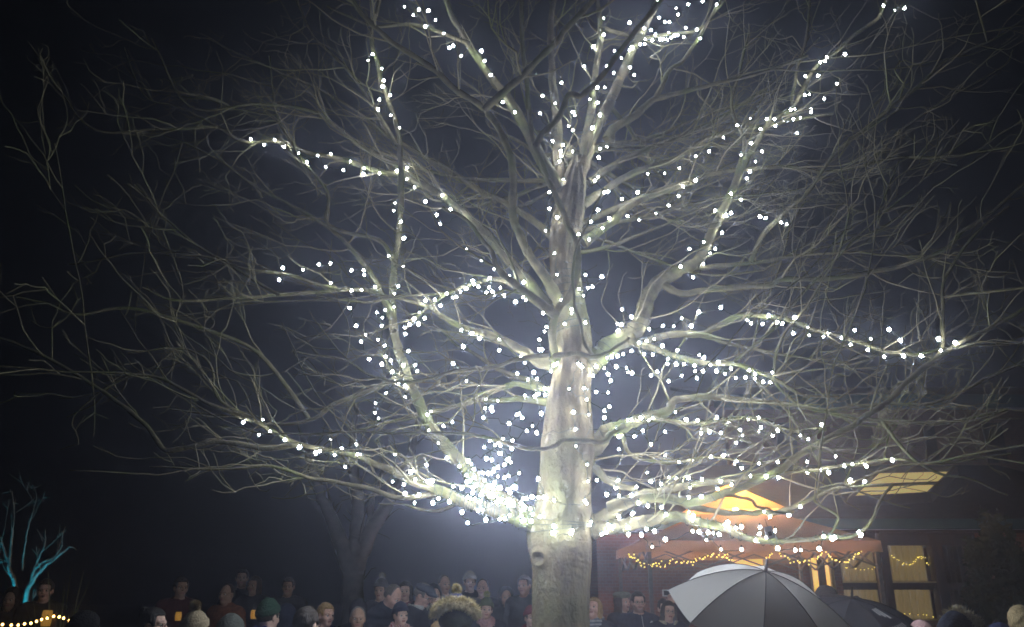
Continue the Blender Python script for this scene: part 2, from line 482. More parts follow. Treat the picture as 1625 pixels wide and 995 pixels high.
def spawn(parents, per_m, lmin, lmax, rfac, rmin, rmax, step, wander, up, t0, rend):
    out = []
    for (P_, R_, lev) in parents:
        seg = np.linalg.norm(np.diff(P_, axis=0), axis=1)
        L = seg.sum()
        cum = np.concatenate([[0], np.cumsum(seg)])
        n = rng.poisson(L * (1 - t0) * per_m)
        n = max(n, 1)
        for s in rng.uniform(t0, 0.98, n):
            k = min(int(np.searchsorted(cum, s * L)), len(P_) - 2)
            k = max(k, 1)
            p0 = P_[k]
            T = nrm(P_[k + 1] - P_[k - 1])
            o = np.array([p0[0] - AX[0], p0[1] - AX[1], 0.0]); o = nrm(o) * 0.36
            o[2] += 0.27
            d = side_dir(T, o, rng.uniform(0.45, 1.15))
            ln = lmin + (lmax - lmin) * rng.beta(1.3, 2.2)
            ln *= (1.15 - 0.55 * s)
            r0 = min(max(R_[k] * rfac, rmin), rmax)
            g = grow(p0, d, ln, r0, rend, step, wander, up)
            out.append((g[0], g[1], lev + 1))
    return out

# the crown thins out below: drop what would hang into the open space over the crowd
def keep(B):
    x, y, _ = proj(B[0])
    lim = np.where(x < 830, 800 - np.clip(480 - x, 0, 500) * 0.12, 872)
    return not np.any((y > lim) & (x > -100) & (x < 1720))
def clear_of_trunk(B):                  # few thin branches cross in front of the trunk and the twin stems
    x, y, _ = proj(B[0])
    inf = B[0][:, 1] < TY - 0.12
    t_ = inf & (y > 330) & (y < 880) & (np.abs(x - 900) < 52)
    u_ = inf & (y <= 330) & (y > -40) & (x > 852) & (x < 1020)
    w_ = ((x > 1095) & (x < 1262) & (y > 755) & (y < 832)) | ((x > 1335) & (x < 1520) & (y > 742) & (y < 800))
    rr_ = np.hypot(B[0][-1, 0] - AX[0], B[0][-1, 2] - 4.2)          # the crown opens up towards its rim
    if rr_ > 3.0 and rng.random() < (rr_ - 3.0) * 0.28: return False
    if np.any(t_): return rng.random() < 0.12
    if np.any(w_): return rng.random() < 0.30
    if np.any(u_): return rng.random() < 0.35
    return True
def pruned(Bs): return [b for b in Bs if keep(b) and clear_of_trunk(b)]
L1 = spawn(BRANCHES[:N_LIMBS], 4.0, 0.40, 1.9, 0.45, 0.0038, 0.0095, 0.075, 0.155, 0.012, 0.10, 0.0021)
L1 = pruned(L1)
L2 = spawn(L1, 4.6, 0.18, 0.95, 0.6, 0.0031, 0.0052, 0.05, 0.20, 0.014, 0.12, 0.0020)
L2 = pruned(L2)
L3 = spawn(L2, 5.5, 0.06, 0.34, 0.7, 0.0025, 0.0033, 0.04, 0.30, 0.03, 0.2, 0.0017)
L3 = pruned(L3)

for i, (P_, R_, lev) in enumerate(BRANCHES):
    k = 10 if R_[0] > 0.02 else 7
    RR = R_.copy()
    if RR[0] > 0.03 and i > 2:                       # collar where a limb leaves the trunk
        m = min(8, len(RR)); RR[:m] *= 1 + 0.35 * (1 - np.arange(m) / m) ** 2
    RR = RR * (1 + 0.07 * np.sin(np.arange(len(RR)) * 1.7 + i) + rng.normal(0, 0.03, len(RR)))
    v, f = tube_geo(P_, RR, k)
    v = v + rng.normal(0, 1, v.shape) * np.repeat(RR, k)[:, None] * 0.05
    add("limb", mesh_np("limb", v - TREE_BASE, f), M_TRUNK if i < 2 else M_LIMB, tree)

def join(name, Bs, k, mat):
    V, Fs, n = [], [], 0
    for (P_, R_, _) in Bs:
        v, f = tube_geo(P_, R_, k)
        V.append(v); Fs.append(f + n); n += len(v)
    o = add(name, mesh_np(name, np.vstack(V) - TREE_BASE, np.vstack(Fs)), mat, tree)
    o['kind'] = 'stuff'
    return o
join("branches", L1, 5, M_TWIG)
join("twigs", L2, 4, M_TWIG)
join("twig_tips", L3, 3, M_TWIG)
print("branches", len(BRANCHES), len(L1), len(L2), len(L3))
# ---------------------------------------------------------------- white fairy lights: photo pixels of the bulbs, string by string
STR = {
 "white bulb string climbing the upright limb that curves up beside the trunk": [(591,86),(584,96),(606,109),(609,128),(607,137),(619,151),(602,158),(600,174),(620,183),(634,203),(630,271),(646,266),(646,284),(627,322),(625,334),(636,352),(641,378),(617,406),(640,423),(632,454),(626,466),(625,487),(611,492),(598,496),(607,504),(606,517),(643,530),(600,539),(610,549),(612,566),(606,578),(620,572),(623,590),(640,580),(659,579),(662,589),(648,557),(633,606),(626,605),(643,612),(613,624),(643,630),(596,640),(595,655),(601,664),(678,658),(684,653),(704,676),(718,670),(680,683),(696,703),(709,727),(729,740)],
 "white bulb string spaced along a long thin branch rising away from the gazebo": [(398,221),(419,230),(436,222),(451,233),(474,243),(487,257),(504,247),(517,265),(525,244),(556,256),(545,270),(578,267),(577,276),(602,275),(658,297),(675,320),(702,310),(693,341),(715,332),(699,355),(732,342),(740,396),(764,413),(784,427)],
 "white bulb string on a high limb leaning away from the twin stems": [(642,11),(665,15),(680,17),(656,24),(675,42),(691,32),(704,53),(713,76),(719,73),(732,89),(764,81),(769,97),(779,119),(798,162),(817,178)],
 "white bulb string on the more upright of the twin stems": [(851,119),(891,131),(861,152),(881,164),(857,180),(877,224),(894,230),(890,240),(890,248),(888,256),(894,285),(872,305),(872,331),(866,366)],
 "white bulb string on the thicker leaning one of the twin stems": [(958,29),(958,55),(942,74),(927,105),(975,81),(986,92),(1000,107),(1006,119),(974,116),(963,105),(948,139),(960,139),(936,158),(948,163),(952,182),(940,203),(909,178),(912,183),(902,200),(909,207),(909,240),(963,233),(952,236),(950,250),(949,281),(944,287),(959,305),(965,304),(949,333),(938,352),(967,346),(956,362),(935,380)],
 "white bulb string in a close arc on the topmost side branch": [(999,36),(1022,45),(1033,48),(1040,55),(1024,62),(1016,70),(1023,70),(1035,64),(1047,62),(1052,62),(1059,63),(1065,60),(1070,57),(1075,56),(1085,59),(1111,61),(1106,47),(1088,44),(1061,52),(1030,23),(1046,28),(1055,35),(1062,35),(1076,23),(1073,13),(1092,7),(1137,7),(1115,2),(1044,1),(999,80),(1003,75)],
 "white bulb string winding up the big forked limb towards the roof side": [(1420,16),(1435,13),(1402,9),(1341,86),(1312,91),(1302,99),(1309,97),(1278,121),(1298,120),(1328,133),(1277,151),(1284,150),(1308,157),(1255,174),(1261,173),(1287,173),(1287,178),(1190,188),(1217,189),(1229,189),(1243,191),(1259,189),(1270,187),(1170,199),(1207,205),(1230,199),(1265,211),(1148,218),(1192,227),(1176,246),(1209,240),(1199,256),(1190,272),(1185,283),(1160,307),(1176,317),(1135,334),(1160,338),(1152,342),(1146,369),(1117,384),(1094,395),(1135,395),(1206,344),(1215,346),(1240,353),(1248,356),(1127,402),(1116,419),(1080,423),(1100,440)],
 "white bulb string along the higher of two slim branches below the twin stems": [(1125,240),(1104,248),(1078,267),(1055,275),(1028,276),(1012,305),(987,316)],
 "white bulb string along the lower of two slim branches below the twin stems": [(1104,286),(1084,296),(1077,311),(1061,326),(1041,339),(1014,349),(996,343)],
 "white bulb string wrapped round the upper trunk": [(884,345),(918,372),(880,402),(915,418),(884,436),(929,436),(955,439),(940,455),(933,457),(919,459),(926,469),(891,476),(907,491),(907,497),(862,497),(896,514),(929,512),(867,519),(864,526),(856,539),(856,555),(860,555),(882,555),(880,579),(884,577),(921,580),(917,577),(924,583),(946,582),(959,584),(965,594),(969,604),(941,596),(874,589),(852,602),(865,617),(855,625),(865,626),(903,617),(946,622),(965,623),(931,634),(927,616),(967,645),(959,652),(959,663),(934,658),(910,654),(859,656),(913,681),(852,687),(914,708),(932,737),(933,764),(947,762),(928,795),(931,799),(854,760),(863,789),(879,794)],  # the first few bulbs are added to light the bare upper trunk
 "white bulb string ringing the trunk just above the lowest limbs": [(879,835),(877,846),(880,844),(908,842),(906,846),(938,828),(941,831),(936,833),(857,820),(955,848),(962,845),(832,826)],
 "white bulb string trailing along the long level branch above the skylight": [(987,491),(1002,503),(980,514),(986,515),(981,525),(1030,522),(1052,517),(1069,518),(1082,505),(1109,495),(1144,488),(1097,517),(1186,508),(1192,513),(1210,514),(1220,501),(1234,512),(1241,513),(1261,504),(1259,529),(1282,520),(1284,532),(1307,534),(1314,529),(1336,536),(1356,524),(1350,547),(1382,538),(1377,555),(1411,523),(1403,566),(1429,540),(1434,565),(1462,565),(1493,556),(1516,544),(1489,538)],
 "white bulb string crowded on the drooping branch under the big forked limb": [(1014,544),(1026,541),(1038,538),(1051,549),(1075,556),(1022,562),(1036,563),(1002,557),(989,562),(980,565),(971,566),(963,568),(978,582),(994,584),(997,591),(1003,592),(1033,596),(1043,590),(1060,570),(1059,577),(1073,578),(1082,596),(1061,605),(1085,578),(1102,580),(1110,564),(1117,567),(1103,589),(1106,600),(1116,589),(1127,579),(1140,575),(1137,589),(1150,593),(1160,585),(1168,600),(1189,588),(1183,599),(1198,594),(1198,601),(1211,606),(1226,591),(1222,607)],
 "white bulb string on the level limb over the gazebo peak": [(1072,654),(1089,666),(1017,663),(1029,667),(1036,663),(1002,666),(996,667),(978,681),(982,693),(982,713),(1007,692),(1033,705),(1055,685),(1020,684),(1056,723),(1077,733),(1098,732),(1128,725),(1149,723),(1112,680),(1112,687),(1126,685),(1144,687),(1107,667),(1137,662),(1156,669),(1187,665),(1204,663),(1208,678),(1205,684),(1175,682),(1178,691),(1168,703),(1226,691),(1234,683),(1270,691),(1283,697),(1304,674)],
 "white bulb string running from the trunk towards the skylight": [(1169,732),(1166,736),(1177,743),(1204,735),(1234,733),(1191,755),(1216,756),(1235,758),(1281,733),(1281,750),(1302,746),(1315,750),(1326,724),(1340,739),(1353,737),(1349,762),(1372,764),(1374,740),(1416,730),(1027,750),(1033,764),(1049,768),(1062,758),(1074,760),(1092,758),(1114,761),(1095,774),(1078,795),(1113,788),(1093,789),(1139,776),(1144,764),(1161,769),(1010,773),(1002,786),(1013,797),(1028,802),(977,775),(981,762),(982,787),(963,785)],
 "white bulb string on the lowest limb in front of the gazebo canopy": [(1005,814),(982,820),(1057,816),(1100,819),(1056,856),(1035,868),(1121,857),(1144,872),(1177,872),(1199,858),(1216,853),(1234,870),(1262,873),(1271,873),(1300,871),(1307,851),(1324,853),(1320,855),(1366,849),(1364,845),(1230,842),(1206,837),(1205,847),(1151,833),(1155,829),(1177,836),(1168,838),(1141,848),(1132,846),(1124,845),(1110,844),(1099,843),(1099,825),(1093,813),(1057,817),(1039,843),(1018,849),(1026,840),(997,848),(996,837),(1003,816),(971,836),(965,833),(1028,803),(1014,799),(1050,805),(1213,812),(1222,820),(1252,817),(1270,804)],
 "white bulb string looping between the trunk fork and the upright side limb": [(675,477),(690,476),(699,485),(690,487),(666,496),(674,505),(657,506),(650,515),(664,514),(642,520),(709,466),(719,472),(731,463),(740,458),(724,471),(752,451),(759,455),(772,464),(784,468),(794,457),(800,469),(777,441),(808,439),(813,443),(831,448),(830,472),(818,479),(835,476),(776,456),(782,463),(750,446)],
 "white bulb string hanging on the short limb opposite the big forked limb": [(732,524),(749,529),(761,537),(735,550),(793,538),(792,556),(719,577),(726,586),(697,596),(740,605),(760,613),(827,567),(833,576),(847,591),(838,602),(821,593),(852,601),(833,628),(852,626),(848,629),(820,659),(829,663),(824,657),(808,672),(845,676),(836,684),(771,634),(790,636),(780,647),(781,652),(770,648),(767,663),(798,697),(813,699)],
 "white bulb string on the outermost twigs across from the building": [(449,425),(443,444),(481,428),(506,420),(524,418),(525,449),(558,429),(577,429),(578,436),(558,461),(574,460),(595,455),(555,489),(565,517),(580,531),(573,542),(586,570)],
 "white bulb string sparse along the low bough over the singers": [(417,666),(386,670),(411,690),(428,685),(452,698),(475,710),(525,697),(501,719),(507,716),(531,722),(542,712),(548,741),(566,705),(567,721),(572,721),(627,720),(677,738),(652,749),(623,764),(643,783),(641,769),(658,798),(665,785),(678,764),(686,763),(659,761),(696,791),(719,772),(713,796),(687,798),(742,789),(742,830),(733,813),(771,825),(758,808),(793,824)],
}
cl = []
for cx, cy, sx, sy, n in [(790,716,16,11,11),(784,750,16,15,15),(764,775,19,15,14),(808,792,20,13,15),(838,806,10,12,8),(798,772,18,14,10),(816,818,14,8,7),(742,768,15,14,8)]:
    for _ in range(n):
        cl.append((float(np.clip(rng.normal(cx, sx), 725, 862)), float(np.clip(rng.normal(cy, sy), 695, 835))))
STR["white bulb string bunched in a dazzling tangle at the base of the lowest limb"] = cl

# nearest limb in the picture gives each bulb its depth
LITB = [b for i, b in enumerate(BRANCHES[:N_TRACED]) if not 26 <= i <= 35]      # leave out the dark limbs reaching forward
LP = np.vstack([b[0] for b in LITB] + [P[::4]])
LR = np.concatenate([b[1] for b in LITB] + [R[::4]])
LX, LYp, LF = proj(LP)
TP_, TPX, TPY, TPF = P, *proj(P)

def ball(r, seg=8, rings=5, stretch=1.0):
    v = [(0, 0, r * stretch)]
    for i in range(1, rings):
        a = math.pi * i / rings
        for j in range(seg):
            b = 2 * math.pi * j / seg
            v.append((r * math.sin(a) * math.cos(b), r * math.sin(a) * math.sin(b), r * stretch * math.cos(a)))
    v.append((0, 0, -r * stretch))
    t = [(0, 1 + j, 1 + (j + 1) % seg) for j in range(seg)]
    q = []
    for i in range(rings - 2):
        for j in range(seg):
            a = 1 + i * seg + j; b = 1 + i * seg + (j + 1) % seg
            q.append((a, a + seg, b + seg, b))
    e = len(v) - 1; s0 = 1 + (rings - 2) * seg
    t += [(e, s0 + (j + 1) % seg, s0 + j) for j in range(seg)]
    return np.array(v), [np.array(t), np.array(q)]
bv, bf = ball(0.0096, 6, 4, 1.1)
BULB = [mesh_np("bulb", bv * s, bf) for s in (0.72, 1.0, 1.3)]
for b_ in BULB: b_.materials.append(M_BULB)
bv, bf = ball(0.0070, 6, 4, 1.15)
YBULB = mesh_np("bulb_yellow", bv, bf); YBULB.materials.append(M_YBULB)

def order(pts):
    left = list(range(len(pts))); seq = [left.pop(0)]
    while left:
        d = [np.linalg.norm(pts[i] - pts[seq[-1]]) for i in left]
        seq.append(left.pop(int(np.argmin(d))))
    return seq

def cable_runs(pts, r, maxgap, sag):
    runs, cur = [], [pts[0]]
    for a, b in zip(pts[:-1], pts[1:]):
        if np.linalg.norm(b - a) > maxgap: runs.append(cur); cur = [b]
        else: cur.append(b)
    runs.append(cur)
    return [cable_mesh(np.array(q), r, maxgap, sag) for q in runs]

def cable_mesh(pts, r, maxgap, sag, extra=()):
    mb = MB()
    for a, b in zip(pts[:-1], pts[1:]):
        g = np.linalg.norm(b - a)
        if g > maxgap or g < 1e-4: continue
        t = np.linspace(0, 1, 6)[:, None]
        c = a * (1 - t) + b * t
        c[:, 2] -= (sag * g * 4 * t * (1 - t))[:, 0]
        w = rng.normal(0, g * 0.05, c.shape); w[0] = w[-1] = 0
        mb.tube(c + w, r, 4, cap=False)
    for e in extra: mb.tube(e, r, 4, cap=False)
    for p in pts:                                   # lamp holder over each bulb
        mb.tube(np.array([p + (0, 0, 0.012), p + (0, 0, 0.030)]), 0.0065, 5, cap=True)
    return mb

n_bulbs = 0
for label, pix in STR.items():
    pts = []
    trunk_string = 'trunk' in label and ('ringing' in label or 'wrapped' in label)
    for x, y in pix:
        d2 = np.hypot(LX - x, LYp - y) / (1 + LR * FPX / LF * 0.15)
        if 'tangle' in label:
            k = int(np.argmin(d2)); Y = LP[k][1] + rng.normal(-0.40, 0.16)
        else:
            k = int(np.argmin(d2)); rp = LR[k] * FPX / LF[k]
            off = math.hypot(LX[k] - x, LYp[k] - y)
            # does the pixel fall on the trunk itself?
            kt = int(np.argmin(np.abs(TPY - y)))
            rt = R[kt] * FPX / TPF[kt]
            if trunk_string and abs(TPX[kt] - x) < rt * 1.02:
                Y = TP_[kt][1] - math.sqrt(max(0.0, R[kt] ** 2 - ((x - TPX[kt]) * TPF[kt] / FPX) ** 2)) - 0.085
            elif off < rp * 1.05:
                Y = LP[k][1] - LR[k] - (0.09 if 'twin' in label or 'forked' in label else 0.04)
            else:
                Y = LP[k][1] - LR[k] * .7 - abs(rng.normal(0, 0.07))
        pts.append(at(x, y, Y))
    pts = np.array(pts)
    base = pts[np.argmin(pts[:, 2])].copy()
    root = empty("light_string", base)
    tag(root, label, "fairy lights", "white fairy light strings on the tree")
    seq = order(pts)
    extra = []
    if 'ringing' in label:
        for yy, dz in ((832, 0.0), (838, 0.03), (826, -0.02)):
            kt = int(np.argmin(np.abs(TPY - yy)))
            a = np.linspace(0, 2 * math.pi, 40)
            rr = R[kt] + 0.014
            extra.append(np.stack([P[kt][0] + rr * np.cos(a), P[kt][1] + rr * np.sin(a), P[kt][2] + dz * np.cos(a) + 0.02 * np.sin(a * 1.0) - base[2] * 0], -1) - base)
    # turns of cable round the limbs near this string
    for _ in range(len(pts) // 3):
        q = pts[rng.integers(len(pts))]
        k = int(np.argmin(np.linalg.norm(LP - q, axis=1)))
        if LR[k] < 0.012 or LR[k] > 0.15 or k + 1 >= len(LP): continue
        T = LP[k + 1] - LP[k]
        if np.linalg.norm(T) > 0.4: continue
        T = nrm(T); U = nrm(np.cross(T, [0.3, 0.2, 1])); V_ = np.cross(T, U)
        a = np.linspace(0, 4 * math.pi, 26)
        rr = LR[k] * 1.12 + 0.004
        extra.append(LP[k] - base + rr * (np.cos(a)[:, None] * U + np.sin(a)[:, None] * V_) + np.linspace(-0.06, 0.06, 26)[:, None] * T)
    for cm in cable_runs(pts[seq] - base, 0.0028, 0.42, 0.06):
        cm.build("cable", M_CABLE, root, smooth=True)
    for e in extra:
        cm = MB(); cm.tube(e, 0.003, 4, cap=False); cm.build("cable_turn", M_CABLE, root, smooth=True)
    for i in seq:
        o = add("bulb", BULB[rng.choice([0, 1, 1, 2])], None, root, pts[i] - base)
        o.rotation_euler = (rng.uniform(-0.6, 0.6), rng.uniform(-0.6, 0.6), 0)
        n_bulbs += 1
print("bulbs", n_bulbs)
# ---------------------------------------------------------------- brick building with teal fascia
M_BRICK, nt, b = nodes_of("brick")
tc = nt.nodes.new("ShaderNodeTexCoord"); mp = nt.nodes.new("ShaderNodeMapping"); mp.inputs['Rotation'].default_value = (math.radians(90), 0, 0)
br = nt.nodes.new("ShaderNodeTexBrick"); br.inputs['Scale'].default_value = 4.4
br.inputs['Color1'].default_value = (0.22, 0.085, 0.055, 1); br.inputs['Color2'].default_value = (0.30, 0.13, 0.085, 1); br.inputs['Mortar'].default_value = (0.24, 0.21, 0.18, 1)
nt.links.new(tc.outputs['Object'], mp.inputs[0]); nt.links.new(mp.outputs[0], br.inputs[0]); nt.links.new(br.outputs[0], b.inputs['Base Color'])
b.inputs['Roughness'].default_value = 0.9
M_TIMBER = mat_noise("dark_timber", (0.035, 0.022, 0.016), (0.06, 0.038, 0.028), scale=14, rough=0.7, bump=0.2, stretch=(1, 1, 0.1))
M_TEAL = mat_noise("teal_paint", (0.05, 0.15, 0.21), (0.065, 0.19, 0.25), scale=5, rough=0.5, bump=0.05)
M_ROOF = mat_noise("roof_felt", (0.035, 0.034, 0.036), (0.06, 0.058, 0.06), scale=6, rough=0.95, bump=0.4, bscale=40)
M_FRAME = mat_noise("cream_paint", (0.62, 0.52, 0.30), (0.70, 0.60, 0.36), scale=10, rough=0.5, bump=0.05)
M_LITPANE = mat_emit("lit_window", (1.0, 0.62, 0.15), 1.0)
M_SKYPANE = mat_emit("lit_skylight", (1.0, 0.76, 0.25), 0.5)
def mat_glow_curtain():
    m, nt, b = nodes_of("curtain")
    b.inputs['Base Color'].default_value = (0.42, 0.36, 0.22, 1); b.inputs['Roughness'].default_value = 0.95
    b.inputs['Emission Color'].default_value = (1.0, 0.72, 0.28, 1); b.inputs['Emission Strength'].default_value = 0.14  # warm room light is put into the cloth as a faint glow
    return m
M_GLOW_CURTAIN = mat_glow_curtain()
M_GLASS, nt, b = nodes_of("window_glass")
b.inputs['Transmission Weight'].default_value = 1.0; b.inputs['Roughness'].default_value = 0.02; b.inputs['IOR'].default_value = 1.1
b.inputs['Base Color'].default_value = (0.9, 0.92, 0.92, 1)

BY = 15.2                                   # facade plane
bld = empty("brick_building", (at(1400, 930, BY)[0], BY, 0))
tag(bld, "low brick hall with teal fascia, tall curtained windows and a lit skylight", "building")
O = np.array(bld.location)
def bx(name, mat, x0, x1, y0, y1, z0, z1, parent=bld):
    m = MB(); m.box(x0 - O[0], x1 - O[0], y0 - O[1], y1 - O[1], z0, z1)
    return m.build(name, mat, parent)
def wx(px, py=900): return at(px, py, BY)[0]
def wz(py): return at(1400, py, BY)[2]
XL, XR = wx(948), wx(1900)
zt = wz(846)
# wall bays either side of the glazing
zs = wz(985)
bx("wall", M_BRICK, XL, wx(1160), BY, BY + 0.25, 0, zt)
bx("wall", M_BRICK, wx(1217), wx(1284), BY, BY + 0.25, 0, zt)
bx("wall", M_BRICK, wx(1324), wx(1334), BY, BY + 0.25, 0, zt)
bx("wall", M_BRICK, wx(1556), XR, BY, BY + 0.25, 0, zt)
bx("plinth_wall", M_BRICK, wx(1334) + .002, wx(1556) - .002, BY + .01, BY + 0.24, 0, zs)
bx("head_wall", M_TIMBER, wx(1160) + .002, wx(1556) - .002, BY + .01, BY + 0.24, wz(865), zt - .003)
bx("end_wall", M_BRICK, XL + .003, XL + .25, BY + 0.252, BY + 6, 0, zt)
bx("back_wall", M_BRICK, XL + .3, XR, BY + 5.9, BY + 6.1, 0, wz(846))
for px0, px1 in ((1400, 1412), (1483, 1499)):
    bx("mullion", M_TIMBER, wx(px0), wx(px1), BY - 0.03, BY + 0.2, 0.3, zt - 0.006)
for px0, px1, lit in ((1334, 1400, 1), (1412, 1483, 1), (1499, 1556, 0)):
    w = bx("window", M_TIMBER, wx(px0) + .002, wx(px1) - .002, BY + 0.04, BY + 0.12, wz(936), wz(925))
    def sub(name, mat, *a):
        return bx(name, mat, *a, parent=w)
    if lit:
        sub("sill_trim", M_FRAME, wx(px0) + .01, wx(px1) - .01, BY + 0.0, BY + 0.05, wz(925) + .002, wz(922.5))
        sub("sill_trim", M_FRAME, wx(px0) + .01, wx(px1) - .01, BY + 0.0, BY + 0.05, zs + .004, zs + .03)
        sub("jamb_trim", M_FRAME, wx(px0) + .004, wx(px0) + .045, BY + 0.055, BY + 0.1, wz(922), wz(866))
    sub("pane", M_GLASS, wx(px0) + .003, wx(px1) - .003, BY + 0.125, BY + 0.135, zs + .002, wz(866))
    n = 70
    xs_ = np.linspace(wx(px0) + .05, wx(px1) - .01, n)
    ys_ = BY + 0.30 + 0.03 * np.sin(np.linspace(0, 38, n)) + rng.normal(0, .004, n)
    V = np.vstack([np.stack([xs_, ys_, np.full(n, zs)], -1), np.stack([xs_, ys_, np.full(n, wz(864))], -1)]) - O
    i = np.arange(n - 1)
    add("curtain", mesh_np("curtain", V, np.stack([i, i + 1, i + 1 + n, i + n], -1)), M_GLOW_CURTAIN if lit else cloth("grey_curtain", (0.25, 0.23, 0.22)), w)
# lit doorway; emissive strips stand in for lamplight on its frames
d = bx("door", M_TIMBER, wx(1300), wx(1311), BY + .06, BY + .13, 0.02, wz(866))
for a_, b_ in ((1289, 1300), (1312, 1318.5)):
    bx("frame_glow_strip", M_LITPANE, wx(a_) + .003, wx(b_) - .003, BY + .10, BY + .115, 0.4, wz(867), parent=d)
for a_ in (1286, 1321):
    bx("door_frame", M_FRAME, wx(a_) - .03, wx(a_) + .03, BY + .02, BY + .16, 0.0, wz(866), parent=d)
lw = bx("lit_window", M_LITPANE, wx(1163), wx(1215), BY + 0.10, BY + 0.12, 1.0, wz(866))
bx("frame_bar", M_FRAME, wx(1161), wx(1164) , BY + 0.02, BY + .15, 1.0, wz(866), parent=lw)
bx("frame_bar", M_FRAME, wx(1213.5), wx(1216.5), BY + 0.02, BY + .15, 1.0, wz(866), parent=lw)
bx("wall", M_BRICK, wx(1160) + .004, wx(1217) - .004, BY + .004, BY + .24, 0, 0.99)
# fascia and roofs
bx("fascia", M_TEAL, XL - .3, XR, BY - 0.42, BY - 0.38, wz(842) + .0, wz(826))
bx("soffit", M_TIMBER, XL - .3, XR, BY - 0.376, BY + 0.25, zt + .004, zt + .03)
YU = 20.6
zr0 = wz(826); zr1 = at(1450, 738, YU)[2]
m = MB(); m.raw(np.array([(XL - .3, BY - .40, zr0 + .004), (XR, BY - .40, zr0 + .004), (XR, YU, zr1), (XL - .3, YU, zr1),
                          (XL - .3, BY - .37, zr0 - .08), (XR, BY - .37, zr0 - .08), (XR, YU, zr1 - .08), (XL - .3, YU, zr1 - .08)]) - O,
                [(0, 1, 2, 3), (7, 6, 5, 4), (0, 4, 5, 1), (3, 2, 6, 7), (0, 3, 7, 4), (1, 5, 6, 2)])
roof = m.build("roof", M_ROOF, bld)
up = at(1230, 700, YU)[0]
bx("upper_wall", M_BRICK, up - 1.2, XR + 4, YU + .002, YU + .3, zr1 - .5, at(1450, 650, YU)[2])
bx("upper_fascia", M_TEAL, up - 1.6, XR + 4, YU - .45, YU - .40, at(1450, 652, YU)[2], at(1450, 632, YU)[2])
m = MB(); za = at(1450, 632, YU)[2]
m.raw(np.array([(up - 1.6, YU - .42, za + .004), (XR + 4, YU - .42, za + .004), (XR + 4, YU + 5, za + 1.5), (up - 1.6, YU + 5, za + 1.5),
                (up - 1.6, YU - .39, za - .08), (XR + 4, YU - .39, za - .08), (XR + 4, YU + 5, za + 1.4), (up - 1.6, YU + 5, za + 1.4)]) - O,
      [(0, 1, 2, 3), (7, 6, 5, 4), (0, 4, 5, 1), (3, 2, 6, 7), (0, 3, 7, 4), (1, 5, 6, 2)])
m.build("upper_roof", M_ROOF, bld)
for a_, b_ in ((1232, 1262), (1465, 1483), (1560, 1590)):          # dark upper windows
    uw = bx("window", M_TIMBER, at(a_, 690, YU)[0], at(b_, 690, YU)[0], YU - .06, YU - .002, at(1450, 735, YU)[2], at(1450, 672, YU)[2])
    bx("pane", M_GLASS, at(a_, 690, YU)[0] + .05, at(b_, 690, YU)[0] - .05, YU - .072, YU - .062, at(1450, 731, YU)[2], at(1450, 676, YU)[2], parent=uw)
# skylight lying on the lower roof
nrm_roof = nrm(np.cross([1, 0, 0], [0, YU - BY + .40, zr1 - zr0])); 
if nrm_roof[2] < 0: nrm_roof = -nrm_roof
p_roof = np.array([0, BY - .40, zr0 + .004])
def on_roof(px, py, lift):
    dd = ray(px, py); t = np.dot(p_roof + nrm_roof * lift - CAM, nrm_roof) / np.dot(dd, nrm_roof)
    return CAM + dd * t
cs = [(1343, 796), (1475, 789), (1517, 747), (1393, 750)]
def lerp2(s, t):
    a = np.array(cs[0]) * (1 - s) + np.array(cs[1]) * s; b_ = np.array(cs[3]) * (1 - s) + np.array(cs[2]) * s
    return tuple(a * (1 - t) + b_ * t)
skl = None
m = MB()
qq = [on_roof(*c, 0.10) for c in cs]
for a_, b_ in zip(qq, qq[1:] + qq[:1]): m.bar(a_ - O, b_ - O, 0.07, 0.20)
skl = m.build("skylight", M_TIMBER, bld)
for t0_, t1_ in ((0.02, 0.49), (0.54, 0.98)):
    m = MB(); c4 = [on_roof(*lerp2(s, t), 0.09) for s, t in ((.015, t0_), (.985, t0_), (.985, t1_), (.015, t1_))]
    lo = [q - nrm_roof * .02 for q in c4]
    m.raw(np.array(c4 + lo) - O, [(0, 1, 2, 3), (7, 6, 5, 4)] + [(i, 4 + i, 4 + (i + 1) % 4, (i + 1) % 4) for i in range(4)])
    m.build("pane", M_SKYPANE, skl)
m = MB(); m.bar(on_roof(*lerp2(0, .515), .10) - O, on_roof(*lerp2(1, .515), .10) - O, .05, .10); m.build("glazing_bar", M_TIMBER, skl)
# drain pipe
m = MB(); m.tube(np.array([(wx(1385), BY - .40, wz(846)), (wx(1387), BY - .12, wz(890)), (wx(1387), BY - .12, 0.05)]) - O, 0.035, 8); m.build("drain_pipe", M_TIMBER, bld, True)

# ---------------------------------------------------------------- orange gazebo
M_ORANGE, nt, b = nodes_of("orange_canopy")
nz = nt.nodes.new("ShaderNodeTexNoise"); nz.inputs['Scale'].default_value = 3.0
cr = nt.nodes.new("ShaderNodeValToRGB"); cr.color_ramp.elements[0].color = (0.54, 0.36, 0.21, 1); cr.color_ramp.elements[1].color = (0.62, 0.42, 0.26, 1)
nt.links.new(nz.outputs['Fac'], cr.inputs[0])
tl = nt.nodes.new("ShaderNodeBsdfTranslucent"); df = nt.nodes.new("ShaderNodeBsdfDiffuse"); mx = nt.nodes.new("ShaderNodeMixShader"); mx.inputs[0].default_value = 0.36
bp = nt.nodes.new("ShaderNodeBump"); bp.inputs['Strength'].default_value = 0.5; n2 = nt.nodes.new("ShaderNodeTexNoise"); n2.inputs['Scale'].default_value = 7
nt.links.new(n2.outputs['Fac'], bp.inputs['Height']); nt.links.new(bp.outputs[0], df.inputs['Normal'])
nt.links.new(cr.outputs[0], tl.inputs[0]); nt.links.new(cr.outputs[0], df.inputs[0])
